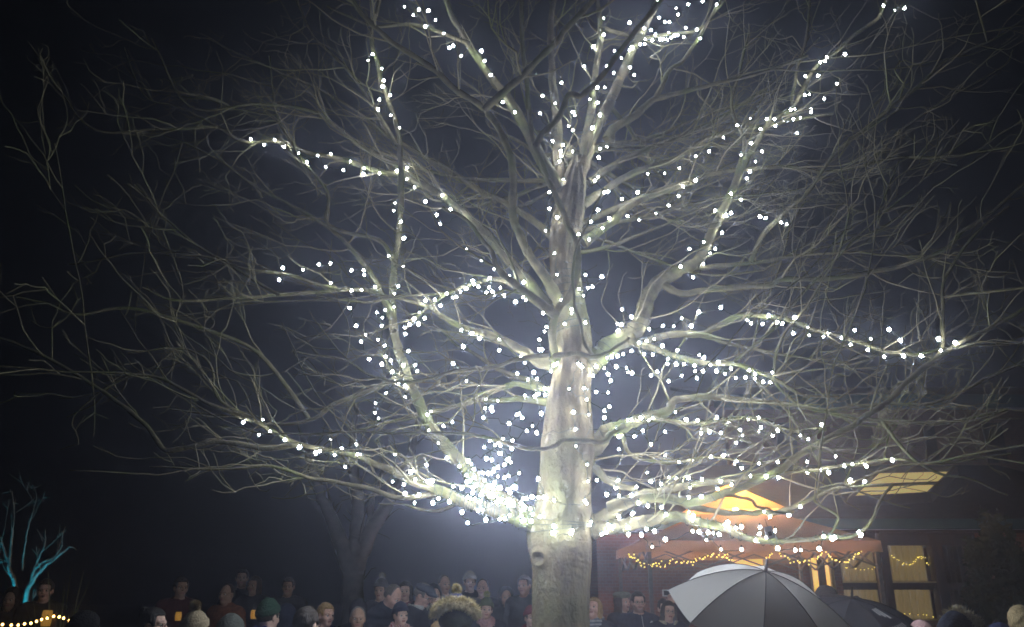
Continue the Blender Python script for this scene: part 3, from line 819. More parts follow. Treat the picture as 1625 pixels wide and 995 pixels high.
nt.links.new(df.outputs[0], mx.inputs[1]); nt.links.new(tl.outputs[0], mx.inputs[2]); nt.links.new(mx.outputs[0], nt.nodes["Material Output"].inputs['Surface'])
M_STEEL = mat_noise("grey_steel", (0.14, 0.14, 0.15), (0.20, 0.20, 0.21), scale=20, rough=0.4, bump=0.05)
GY0 = 10.9
gl, gr = at(989, 870, GY0)[0], at(1371, 870, GY0)[0]
gw = (gr - gl) * .98; gcx = (gl + gr) / 2 + .26; gcy = GY0 + gw / 2; hw = gw / 2
gz = empty("gazebo", (gcx, gcy, 0))
tag(gz, "orange pop-up gazebo with vented peaked roof lit from inside", "gazebo")
zv0, zv1 = at(1180, 876, GY0)[2], at(1180, 858, GY0)[2]
zp = at(1180, 768, gcy)[2]
zb = at(1180, 808, gcy - 0.6)[2]
hv = 0.68
def sheet(name, quads, n=12, sag=0.0):
    V, F, c = [], [], 0
    for q in quads:
        q = [np.array(x, float) for x in q]
        for i in range(n + 1):
            for j in range(n + 1):
                s, t = i / n, j / n
                p = (q[0] * (1 - s) + q[1] * s) * (1 - t) + (q[3] * (1 - s) + q[2] * s) * t
                p[2] -= sag * 16 * s * (1 - s) * t * (1 - t) * 0.5
                p[2] += 0.006 * math.sin(s * 17 + t * 9) * (s * (1 - s) * 4)
                V.append(p)
        g = np.arange((n + 1) ** 2).reshape(n + 1, n + 1) + c
        F.append(np.stack([g[:-1, :-1], g[1:, :-1], g[1:, 1:], g[:-1, 1:]], -1).reshape(-1, 4)); c += (n + 1) ** 2
    return add(name, mesh_np(name, V, np.vstack(F)), M_ORANGE, gz)
cor = [(-1, -1), (1, -1), (1, 1), (-1, 1)]
zi = zb - 0.06
quads = []
for i in range(4):
    a_, b_ = cor[i], cor[(i + 1) % 4]
    quads.append([(a_[0] * hw, a_[1] * hw, zv1), (b_[0] * hw, b_[1] * hw, zv1), (b_[0] * hv * .82, b_[1] * hv * .82, zi), (a_[0] * hv * .82, a_[1] * hv * .82, zi)])
sheet("lower_canopy", quads, 14, 0.10)
quads = []
for i in range(4):
    a_, b_ = cor[i], cor[(i + 1) % 4]
    quads.append([(a_[0] * hv, a_[1] * hv, zb), (b_[0] * hv, b_[1] * hv, zb), (0.02 * b_[0], 0.02 * b_[1], zp), (0.02 * a_[0], 0.02 * a_[1], zp)])
sheet("vent_canopy", quads, 10, 0.0)
for i in range(4):
    a_, b_ = np.array(cor[i]) * hw, np.array(cor[(i + 1) % 4]) * hw
    n = 60
    t = np.linspace(0, 1, n)
    X = a_[0] * (1 - t) + b_[0] * t; Y = a_[1] * (1 - t) + b_[1] * t
    nx, ny = (b_ - a_)[1] / (2 * hw), -(b_ - a_)[0] / (2 * hw)
    V = []
    for k in range(4):
        w = 0.012 * k / 3 * np.sin(t * 55 + k * .3) + 0.004 * np.sin(t * 140)
        V.append(np.stack([X + nx * (w + .004), Y + ny * (w + .004), zv1 + (zv0 - zv1) * k / 3 + .012 * np.sin(t * 9) * k / 3 + 0 * t], -1))
    g = np.arange(4 * n).reshape(4, n)
    add("valance", mesh_np("valance", np.vstack(V), np.stack([g[:-1, :-1], g[:-1, 1:], g[1:, 1:], g[1:, :-1]], -1).reshape(-1, 4)), M_ORANGE, gz)
for c in cor:
    m = MB(); m.box(c[0] * (hw - .05) - .025, c[0] * (hw - .05) + .025, c[1] * (hw - .05) - .025, c[1] * (hw - .05) + .025, 0, zv1 - .03)
    m.build("leg", M_STEEL, gz)
for i in range(4):                             # scissor truss under each eave
    a_, b_ = np.array(cor[i]) * (hw - .06), np.array(cor[(i + 1) % 4]) * (hw - .06)
    m = MB()
    for k in range(4):
        p0, p1 = a_ + (b_ - a_) * k / 4, a_ + (b_ - a_) * (k + 1) / 4
        m.bar((*p0, zv1 - .06), (*p1, zv1 - .32), .03, .018); m.bar((*(p0 * .992), zv1 - .32), (*(p1 * .992), zv1 - .06), .03, .018)
    m.build("truss", M_STEEL, gz)
lampo = empty("hanging_lamp", (gcx + .1, gcy, 0)); tag(lampo, "warm lamp hung inside the orange gazebo peak", "lamp")
v_, f_ = ball(0.055, 12, 8); add("bulb", mesh_np("lamp_bulb", v_, f_), mat_emit("warm_lamp", (1.0, 0.50, 0.10), 2600.0), lampo, (0, 0, zp - .42))
m = MB(); m.tube([(0, 0, zp - .36), (0, 0, zp - .02)], .006, 5); m.build("cord", M_CABLE, lampo)
m = MB(); m.tube([(0, 0, zp - .37), (0, 0, zp - .30)], .03, 10); m.build("holder", M_CABLE, lampo)
a_ = np.arange(20) * 2 * math.pi / 20
V = np.vstack([np.stack([r * np.cos(a_), r * np.sin(a_), np.full(20, zp - .42 + z)], -1) for r, z in ((.02, -.12), (.07, -.11), (.12, -.09), (.15, -.045))])
k_ = np.arange(20); F = np.vstack([np.stack([i * 20 + k_, i * 20 + (k_ + 1) % 20, (i + 1) * 20 + (k_ + 1) % 20, (i + 1) * 20 + k_], -1) for i in range(3)] )
add("light_block_bowl", mesh_np("light_block_bowl", np.vstack([V, [[0, 0, zp - .545]]]), [F, np.array([(60 * 0 + (j + 1) % 20, j, 80) for j in range(20)])]), M_TIMBER, lampo)  # added opaque bowl, blocks the lamp's downward light

def yellow_string(label, pix, Y, r=0.0025, group="yellow fairy light strings"):
    pts = np.array([at(x, y, Y) for x, y in pix])
    base = pts[0].copy()
    root = empty("light_string", base); tag(root, label, "fairy lights", group)
    cable_mesh(pts - base, r, 9, 0.03).build("cable", M_CABLE, root, True)
    for p in pts: add("bulb", YBULB, None, root, p - base)
def swag(pts, n, jit):
    P_ = catmull([np.array(p, float) for p in pts], 10); s = np.linspace(0, len(P_) - 1, n).astype(int)
    return [(P_[i][0] + rng.normal(0, 1.3), P_[i][1] + rng.normal(0, jit)) for i in s]
yellow_string("yellow bulb garland swagged under the gazebo valance by the bespectacled man", swag([(999,882),(1012,890),(1032,897),(1050,895),(1075,890),(1098,893),(1120,884),(1146,880),(1160,890)], 58, 2.6), GY0 + .03)
yellow_string("yellow bulb garland swagged under the gazebo valance over the lit doorway", swag([(1217,886),(1230,876),(1246,884),(1262,891),(1280,890),(1297,884),(1308,876)], 30, 2.8), GY0 + .03)
yellow_string("yellow bulb garland in a deep loop at the gazebo corner post", swag([(1314,880),(1324,889),(1338,892),(1352,887),(1362,878),(1368,873)], 19, 1.2), GY0 + .03)
yellow_string("reflected yellow garland, built as bulbs behind the middle window pane", swag([(1415,880),(1428,892),(1444,896),(1452,890),(1461,881),(1470,890),(1479,898)], 26, 2.5), BY + .20)  # garland reflection in the glass, put in as glowing bulbs behind it
yellow_string("thin garland reflection, built as yellow bulbs behind the window next to the lit door", swag([(1342,901),(1360,903),(1380,903),(1394,899)], 12, 1.0), BY + .20)  # faint reflection in the pane, put in as glowing bulbs
yellow_string("yellow bulb line along the window sill above the pink knitted hat", swag([(1418,974),(1440,973),(1462,976),(1481,979)], 8, 1.0), BY - .02)

# small white tag on the low limb
tgp = at(1221, 845, TY - 0.95)
m = MB(); m.box(-.026, .026, -.003, .003, -.04, .04); m.box(-.018, .018, -.0045, -.0035, -.03, .012)
tg = m.build("tag", mat_noise("white_card", (.7, .7, .72), (.8, .8, .82), scale=20, bump=0)); tg.location = tgp; tg.rotation_euler = (0, math.radians(-14), 0)
m = MB(); m.box(-.012, .012, -.0062, -.005, -.022, .006); m.build("printed_square", mat_noise("print_grey", (.12, .12, .14), (.2, .2, .22), scale=60, bump=0), tg)
m = MB(); m.tube([(0, 0, .04), (.004, .01, .09)], .002, 4); m.build("cord", M_CABLE, tg)
tag(tg, "small white printed tag hanging on the low limb before the gazebo", "tag")

# ---------------------------------------------------------------- dark conifer hedge beside the windows
def leafy(n, cen, rad_, size, seed):
    r_ = np.random.default_rng(seed)
    d = r_.normal(0, 1, (n, 3)); d /= np.linalg.norm(d, axis=1, keepdims=True)
    rr = r_.uniform(0.55, 1.0, (n, 1)) ** 0.5
    lump = 1 + 0.16 * np.sin(d[:, :1] * 7 + 3 * d[:, 2:] * 3) + 0.1 * np.sin(d[:, 1:2] * 11)
    c = d * rr * np.array(rad_) * lump + np.array(cen)
    a = r_.normal(0, 1, (n, 3)); a /= np.linalg.norm(a, axis=1, keepdims=True)
    bb = np.cross(a, r_.normal(0, 1, (n, 3))); bb /= np.linalg.norm(bb, axis=1, keepdims=True)
    s = size * r_.uniform(0.6, 1.4, (n, 1))
    V = np.stack([c - a * s, c + bb * s * .35, c + a * s, c - bb * s * .35], 1).reshape(-1, 3)
    return V, np.arange(n * 4).reshape(n, 4)
M_LEAF = mat_noise("dark_leaf", (0.02, 0.035, 0.015), (0.045, 0.07, 0.03), scale=4, rough=0.7, bump=0)
bp_ = at(1600, 930, 12.2); bush = empty("evergreen_bush", (bp_[0], 12.3, 0)); tag(bush, "dark clipped evergreen bush beside the end window", "bush")
V, F = leafy(9000, (0, 0, 1.28), (0.48, 0.5, 1.30), 0.07, 3); add("foliage", mesh_np("foliage", V, F, False), M_LEAF, bush)
m = MB(); m.tube([(0, 0, -.05), (0.02, 0, .6), (0, .02, 1.4)], [.06, .05, .02], 8); m.build("stem", M_DARKBARK, bush, True)

# ---------------------------------------------------------------- background trees
def bare(name, stems, base, mat, twig_mat, seed, per=2.6, label=None, group=None, sub=(0.4, 1.6), up=.03, levels=2):
    global rng
    keep_rng = rng; rng = np.random.default_rng(seed)
    root = empty(name, base); tag(root, label, "tree", group)
    br_ = []
    for i, (pts, r0, r1) in enumerate(stems):
        P_ = catmull(pts, 6); t = np.linspace(0, 1, len(P_)); R_ = r0 * (1 - t) + r1 * t
        P_ = P_ + rng.normal(0, .004 if r0 < .1 else .012, P_.shape) * (t[:, None] > 0)
        v, f = tube_geo(P_, R_, 9)
        add("trunk" if i == 0 else "limb", mesh_np("trunk", v - base, f), mat, root); br_.append((P_, R_, 0))
    A = spawn(br_, per, sub[0], sub[1], .5, .003 if sub[1] < 1 else .006, .005 if sub[1] < 1 else .03, .12, .10, up, .3, .003)
    B = spawn(A, per * 1.2, sub[0] * .5, sub[1] * .45, .6, .004, .008, .09, .2, .02, .2, .003)
    V, Fs, n = [], [], 0
    for (P_, R_, _) in A + B:
        v, f = tube_geo(P_, R_, 4); V.append(v); Fs.append(f + n); n += len(v)
    o = add("twigs", mesh_np("twigs", np.vstack(V) - base, np.vstack(Fs)), twig_mat, root); o['kind'] = 'stuff'
    rng = keep_rng
    return root
Yb = 13.0
def bpx(x, y, dy=0): return at(x, y, Yb + dy)
b0 = bpx(563, 930); b0[2] = -.05
bare("bare_tree", [([b0, b0 + (0, 0, 1.2), bpx(562, 915), bpx(572, 880), bpx(590, 840), bpx(620, 790), bpx(650, 720), bpx(670, 640)], .20, .05),
                   ([bpx(560, 915), bpx(545, 870), bpx(525, 820), bpx(500, 760), bpx(480, 690)], .16, .04),
                   ([bpx(563, 905), bpx(565, 850), bpx(568, 790), bpx(560, 720), bpx(565, 640)], .15, .04),
                   ([bpx(563, 900), bpx(585, 850, .3), bpx(590, 800, .8), bpx(610, 740, 1.4)], .12, .03)],
     b0, M_DARKBARK, M_DARKBARK, 5, label="bare forked tree in the gloom behind the crowd by the balding man")
Yb = 12.0
b1 = bpx(40, 955); b1[2] = -.05
M_BIRCH = mat_noise("pale_bark", (0.45, 0.45, 0.42), (0.68, 0.68, 0.64), scale=9, rough=.8, bump=.3, c3=(.12, .11, .1))
bare("birch_tree", [([b1, b1 + (0, 0, .8), bpx(41, 950), bpx(50, 925), bpx(65, 905), bpx(95, 880), bpx(112, 868), bpx(121, 873)], .045, .005),
                    ([bpx(46, 935), bpx(53, 910), bpx(60, 888), bpx(70, 868), bpx(72, 840)], .025, .004),
                    ([bpx(56, 904), bpx(66, 894), bpx(86, 884), bpx(100, 865)], .02, .008)],
     b1, M_BIRCH, M_BIRCH, 8, per=3.6, label="slim birch bathed in turquoise light, nearer the open-mouthed singer", sub=(.2, .8))
b2 = bpx(27, 955, .4); b2[2] = -.05
bare("birch_tree", [([b2, b2 + (0, 0, 1.2), bpx(24, 930, .4), bpx(15, 903, .4), bpx(16, 885, .4), bpx(19, 850, .4), bpx(22, 815, .4), bpx(20, 780, .5)], .042, .005),
                    ([bpx(13, 893, .4), bpx(6, 870, .4), bpx(1, 855, .4), bpx(-8, 820, .4)], .022, .004),
                    ([bpx(36, 905, .9), bpx(37, 885, .9), bpx(41, 860, .9), bpx(48, 825, .9), bpx(57, 795, .9), bpx(54, 770, .9)], .015, .004),
                    ([bpx(-20, 895, .6), bpx(-2, 890, .5), bpx(6, 891, .4)], .04, .02)],
     b2, M_BIRCH, M_BIRCH, 9, per=3.2, label="taller birch in turquoise light with several upright stems", sub=(.2, .9))
def uplight(pos, aim, power, color, label, size=55):
    root = empty("garden_uplight", (pos[0], pos[1], 0)); tag(root, label, "uplight")
    m = MB(); m.tube([(0, 0, -.02), (0, 0, pos[2])], .02, 8); m.build("stake", M_CABLE, root)
    dv = nrm(np.array(aim) - np.array(pos))
    m = MB(); m.tube(np.array([(0, 0, pos[2]), (0, 0, pos[2]) + dv * .12]), [.045, .055], 14, cap=False); m.build("housing", M_CABLE, root, True)
    ld = bpy.data.lights.new("uplight_lamp", 'SPOT'); ld.energy = power; ld.color = color; ld.spot_size = math.radians(size); ld.spot_blend = .6; ld.shadow_soft_size = .03
    lo = bpy.data.objects.new("lamp", ld); col.objects.link(lo); lo.parent = root
    lo.location = np.array([0, 0, pos[2]]) + dv * .13
    lo.rotation_euler = Vector(dv).to_track_quat('-Z', 'Y').to_euler()
uplight((b1[0] + .12, b1[1] - .35, 1.0), at(60, 890, 12.0), 22, (0.01, 0.70, 1.0), "turquoise garden uplight at the foot of the slimmer birch")
uplight((b2[0] - .1, b2[1] - .4, 1.1), at(12, 890, 12.4), 26, (0.01, 0.70, 1.0), "turquoise garden uplight at the foot of the taller birch")

# reed blades by the singers
def reeds(x, y, n, seed):
    r_ = np.random.default_rng(seed)
    root = empty("ornamental_grass", (x, y, 0)); tag(root, "tall clump of upright grass blades beside the singing figure", "grass clump")
    for i in range(n):
        bx_ = r_.normal(0, .09, 2); tip = bx_ + r_.normal(0, .16, 2); h = r_.uniform(1.5, 2.0)
        t = np.linspace(0, 1, 7)[:, None]
        c = np.hstack([bx_ * (1 - t) + tip * t * t, -.02 + h * t])
        w = .012 * (1 - t ** 2) + .001
        a = r_.uniform(0, 3.14); s = np.array([math.cos(a), math.sin(a), 0])
        V = np.vstack([c - s * w, c + s * w, c + np.array([-s[1], s[0], 0]) * w * .5])
        k = np.arange(6); F = np.vstack([np.stack([k, k + 1, k + 15, k + 14], -1), np.stack([k + 14, k + 15, k + 8, k + 7], -1)])
        add("blade", mesh_np("blade", V, F), M_REED, root)
M_REED = mat_noise("reed", (.10, .13, .07), (.18, .2, .11), scale=6, rough=.7, bump=0)
rp = at(103, 960, 10.0); reeds(rp[0], 10.0, 16, 4)

# warm garland low in front of the singers, on two posts
M_WBULB = mat_emit("warm_bulb", (1.0, 0.55, 0.14), 14.0)
v_, f_ = ball(.0115, 8, 6, 1.1); WB = mesh_np("warm_bulb", v_, f_); WB.materials.append(M_WBULB)
gp = [at(x, y, 8.6) for x, y in ((-30, 992), (-12, 991), (4, 991), (18, 992), (29, 992), (39, 990), (49, 989), (58, 986), (66, 983), (75, 981), (85, 978), (94, 979), (101, 981), (110, 985))]
base = gp[0].copy(); root = empty("light_string", base); tag(root, "warm amber bulb garland strung low in front of the singing figures", "fairy lights")
cable_mesh(np.array(gp) - base, .003, 9, .05).build("cable", M_CABLE, root, True)
for p in gp: add("bulb", WB, None, root, p - base)
for p, pl in ((gp[0], 'dark timber post at the far end of the amber garland'), (gp[10], 'dark timber post where the amber garland peaks, before the singing figure'), (gp[13], 'dark timber post by the grass clump ending the amber garland')):
    m = MB(); m.tube([(0, 0, -.05), (0, 0, p[2] + .03)], .018, 8); o = m.build("garland_post", M_TIMBER); o.location = (p[0], p[1] + .03, 0)
    tag(o, pl, "post", "posts of the amber garland")
# ---------------------------------------------------------------- people: smooth-union bodies meshed with surface nets
def sd_ell(G, c, r):
    d = [(g - ci) for g, ci in zip(G, c)]
    k0 = np.sqrt(sum((x / ri) ** 2 for x, ri in zip(d, r)))
    k1 = np.sqrt(sum((x / (ri * ri)) ** 2 for x, ri in zip(d, r)))
    return k0 * (k0 - 1.0) / np.maximum(k1, 1e-6)
def sd_cap(G, a, b, ra, rb):
    a = np.array(a, np.float32); ba = np.array(b, np.float32) - a
    p = [g - ai for g, ai in zip(G, a)]
    h = np.clip(sum(x * bi for x, bi in zip(p, ba)) / max(float((ba ** 2).sum()), 1e-9), 0, 1)
    return np.sqrt(sum((x - bi * h) ** 2 for x, bi in zip(p, ba))) - (ra + (rb - ra) * h)
def smin(a, b, k):
    h = np.maximum(k - np.abs(a - b), 0) / k
    return np.minimum(a, b) - h * h * k * 0.25
def smax(a, b, k): return -smin(-a, -b, k)
def axis(*segs):
    out = [segs[0][0]]
    for a, b, st in segs:
        n = max(1, int(round((b - a) / st))); out += list(a + (b - a) * np.arange(1, n + 1) / n)
    return np.array(out, np.float32)
def grid(xs, ys, zs): return np.meshgrid(xs, ys, zs, indexing='ij')
def nets(F, xs, ys, zs):
    ins = F < 0
    nx, ny, nz_ = F.shape
    S = (nx - 1, ny - 1, nz_ - 1)
    cnt = np.zeros(S, np.float32); acc = np.zeros(S + (3,), np.float32)
    ax = [xs, ys, zs]
    cor_ = [(i, j, k) for i in (0, 1) for j in (0, 1) for k in (0, 1)]
    def sl(o): return tuple(slice(oi, oi + s) for oi, s in zip(o, S))
    for o in cor_:
        for d in range(3):
            if o[d]: continue
            o2 = list(o); o2[d] = 1
            fa, fb = F[sl(o)], F[sl(o2)]
            m = (fa < 0) != (fb < 0)
            t = np.where(m, fa / np.where(m, fa - fb, 1), 0)
            cnt += m
            for e in range(3):
                A = ax[e]; sh = [1, 1, 1]; sh[e] = -1
                lo = A[o[e]:o[e] + S[e]].reshape(sh)
                if e == d:
                    hi = A[1:1 + S[e]].reshape(sh); acc[..., e] += m * (lo + (hi - lo) * t)
                else: acc[..., e] += m * lo
    act = cnt > 0
    idm = np.full(S, -1, np.int64); n = int(act.sum()); idm[act] = np.arange(n)
    V = acc[act] / cnt[act][:, None]
    Q = []
    for d in range(3):
        u, w = (d + 1) % 3, (d + 2) % 3
        a = [slice(0, None)] * 3; b_ = [slice(0, None)] * 3
        a[d] = slice(0, -1); b_[d] = slice(1, None)
        ia, ib = ins[tuple(a)], ins[tuple(b_)]
        m = ia != ib
        I = np.argwhere(m)
        I = I[(I[:, u] > 0) & (I[:, w] > 0) & (I[:, u] < S[u]) & (I[:, w] < S[w])]
        if not len(I): continue
        def g(du, dw):
            J = I.copy(); J[:, u] += du; J[:, w] += dw
            return idm[J[:, 0], J[:, 1], J[:, 2]]
        q = np.stack([g(-1, -1), g(0, -1), g(0, 0), g(-1, 0)], -1)
        fl = ib[tuple(I.T)]
        q[fl] = q[fl][:, ::-1]
        Q.append(q)
    Q = np.vstack(Q)
    return V, Q[(Q >= 0).all(axis=1)]

def hand(G, wr, fwd, side, dn):
    """palm with five bent fingers at wrist wr; fwd along the fingers, side towards the thumb, dn palm side"""
    wr, fwd, side, dn = (np.array(q, float) for q in (wr, fwd, side, dn))
    pc = wr + fwd * .05
    F = sd_cap(G, wr, wr + fwd * .035, .024, .026)
    for k in (-.026, -.009, .009, .026):
        F = smin(F, sd_cap(G, wr + fwd * .03 + side * k * .6, wr + fwd * .085 + side * k, .016, .0125), .014)
    for k, ln in ((-.028, .056), (-.0095, .070), (.0095, .076), (.028, .068)):
        a = wr + fwd * .088 + side * k; b = a + fwd * ln * .5 + dn * ln * .22; c = b + fwd * ln * .36 + dn * ln * .42
        F = smin(F, smin(sd_cap(G, a, b, .0095, .0088), sd_cap(G, b, c, .0088, .0076), .004), .005)
    a = wr + fwd * .03 + side * .026; b = a + fwd * .032 + side * .026 + dn * .012; c = b + fwd * .034 + side * .004 + dn * .012
    return smin(F, smin(sd_cap(G, a, b, .013, .0105), sd_cap(G, b, c, .0105, .0085), .005), .012)

ARMS = {'down': {-1: ((-.245, .03, 1.08), (-.235, -.07, .86)), 1: ((.245, .03, 1.08), (.235, -.07, .86))},
        'hold': {-1: ((-.245, .03, 1.08), (-.235, -.07, .86)), 1: ((.235, -.06, 1.12), (.12, -.25, 1.22))},
        'phone': {-1: ((-.245, .03, 1.08), (-.235, -.07, .86)), 1: ((.22, -.20, 1.42), (.06, -.28, 1.62))}}
def arm_axes(pose):
    if pose == 'phone': return axis((-.36, .36, .009)), axis((-.42, -.14, .010), (-.14, .14, .009), (.14, .22, .02))
    if pose == 'hold': return axis((-.36, .36, .009)), axis((-.42, -.14, .010), (-.14, .14, .009), (.14, .22, .02))
    return axis((-.36, .36, .009)), axis((-.22, -.14, .014), (-.14, .14, .0085), (.14, .22, .02))

def make_body(pose):
    xs, ys = arm_axes(pose)
    zs = axis((-.02, .64, .022), (.64, .88, .010), (.88, 1.10, .02), (1.10, 1.40, .014 if pose == 'down' else .010), (1.40, 1.80 if pose == 'phone' else 1.73, .0075))
    G = grid(xs, ys, zs); X, Y, Z = G
    F = sd_ell(G, (0, .012, 1.60), (.076, .096, .10))
    F = smin(F, sd_ell(G, (0, -.018, 1.535), (.060, .068, .078)), .03)
    F = smin(F, sd_ell(G, (0, -.062, 1.488), (.030, .026, .022)), .025)
    for s in (-1, 1):
        F = smin(F, sd_ell(G, (s * .040, -.056, 1.548), (.024, .026, .024)), .02)          # cheeks
        F = smin(F, sd_cap(G, (s * .014, -.083, 1.602), (s * .046, -.070, 1.602), .013, .010), .012)
        F = smax(F, -sd_ell(G, (s * .031, -.094, 1.582), (.017, .016, .011)), .010)
        F = smin(F, sd_ell(G, (s * .079, .010, 1.572), (.011, .021, .033)), .008)
    F = smin(F, sd_cap(G, (0, -.084, 1.598), (0, -.104, 1.556), .008, .0135), .008)
    for s in (-1, 1): F = smin(F, sd_ell(G, (s * .011, -.094, 1.551), (.010, .011, .008)), .006)
    F = smin(F, sd_cap(G, (-.017, -.080, 1.524), (.017, -.080, 1.524), .0075, .0075), .007)
    F = smin(F, sd_cap(G, (-.014, -.079, 1.513), (.014, -.079, 1.513), .008, .008), .006)
    F = smax(F, -sd_cap(G, (-.021, -.092, 1.519), (.021, -.092, 1.519), .003, .003), .003)
    F = smin(F, sd_cap(G, (0, .03, 1.36), (0, .012, 1.53), .060, .054), .025)
    B = sd_ell(G, (0, .015, 1.20), (.165, .105, .25))
    B = smin(B, sd_cap(G, (-.155, .025, 1.375), (.155, .025, 1.375), .058, .058), .07)
    B = smin(B, sd_ell(G, (0, .015, .93), (.165, .11, .16)), .08)
    for s in (-1, 1):
        el, wr = ARMS[pose][s]
        B = smin(B, sd_cap(G, (s * .185, .025, 1.36), el, .052, .041), .03)
        B = smin(B, sd_cap(G, el, wr, .041, .027), .02)
        fwd = nrm(np.array(wr) - np.array(el))
        if s == 1 and pose == 'hold': fwd, side, dn = np.array([-.6, -.75, .1]), np.array([.1, .1, .98]), np.array([-.8, .55, 0])
        elif s == 1 and pose == 'phone': fwd, side, dn = np.array([-.3, -.25, .92]), np.array([-.95, 0, -.3]), np.array([0, -1, -.2])
        else: side, dn = np.array([0, -1.0, 0]), np.array([-s * 1.0, 0, 0])
        side = nrm(side - fwd * np.dot(side, fwd)); dn = nrm(dn - fwd * np.dot(dn, fwd))
        B = smin(B, hand(G, wr, nrm(fwd), side, dn), .015)
        B = smin(B, sd_cap(G, (s * .088, .015, .90), (s * .095, .0, .50), .088, .056), .04)
        B = smin(B, sd_cap(G, (s * .095, .0, .50), (s * .10, .02, .09), .056, .038), .02)
        B = smin(B, sd_cap(G, (s * .10, .025, .05), (s * .115, -.13, .035), .042, .032), .03)
    F = smin(F, B, .045)
    V, Q = nets(F, xs, ys, zs)
    return V, Q

def make_coat(pose, puffy):
    st = .016
    xs = axis((-.38, .38, st)); ys = axis((-.40 if pose != 'down' else -.22, .24, st)); zs = axis((.68, 1.80 if pose == 'phone' else 1.50, .013))
    G = grid(xs, ys, zs); X, Y, Z = G
    F = sd_ell(G, (0, .015, 1.18), (.195, .145, .30))
    F = smin(F, sd_cap(G, (-.155, .028, 1.372), (.155, .028, 1.372), .078, .078), .07)
    F = smin(F, sd_ell(G, (0, .015, .90), (.195, .145, .24)), .10)
    F = smin(F, sd_cap(G, (0, .03, 1.36), (0, .022, 1.435), .105, .082), .03)
    for s in (-1, 1):
        el, wr = ARMS[pose][s]
        A = smin(sd_cap(G, (s * .19, .025, 1.355), el, .074, .060), sd_cap(G, el, wr, .060, .044), .02)
        F = smin(F, A, .03)
    F = smax(F, .72 - Z, .02)
    F = smax(F, -sd_cap(G, (0, .005, 1.42), (0, -.01, 1.60), .066, .072), .012)      # neck opening
    if puffy: F = F - .013 * np.abs(np.sin(Z * math.pi / .075)) + .004
    else: F = F - .005 * np.sin(X * 23 + Z * 17) * np.sin(Z * 31 + Y * 20)
    return nets(F, xs, ys, zs)

def make_trousers():
    xs = axis((-.26, .26, .02)); ys = axis((-.2, .2, .02)); zs = axis((.05, 1.02, .024))
    G = grid(xs, ys, zs)
    F = sd_ell(G, (0, .015, .90), (.180, .125, .17))
    for s in (-1, 1):
        F = smin(F, sd_cap(G, (s * .09, .015, .88), (s * .095, 0, .50), .100, .072), .03)
        F = smin(F, sd_cap(G, (s * .095, 0, .50), (s * .10, .02, .10), .072, .060), .02)
    return nets(smax(F, .085 - G[2], .01), xs, ys, zs)
def make_shoe():
    xs = axis((-.07, .07, .012)); ys = axis((-.22, .12, .014)); zs = axis((-.02, .15, .012))
    G = grid(xs, ys, zs)
    F = smin(sd_cap(G, (0, .03, .045), (0, -.14, .038), .052, .043), sd_cap(G, (0, .02, .05), (0, .02, .12), .05, .046), .03)
    return nets(smax(F, .002 - G[2], .004), xs, ys, zs)

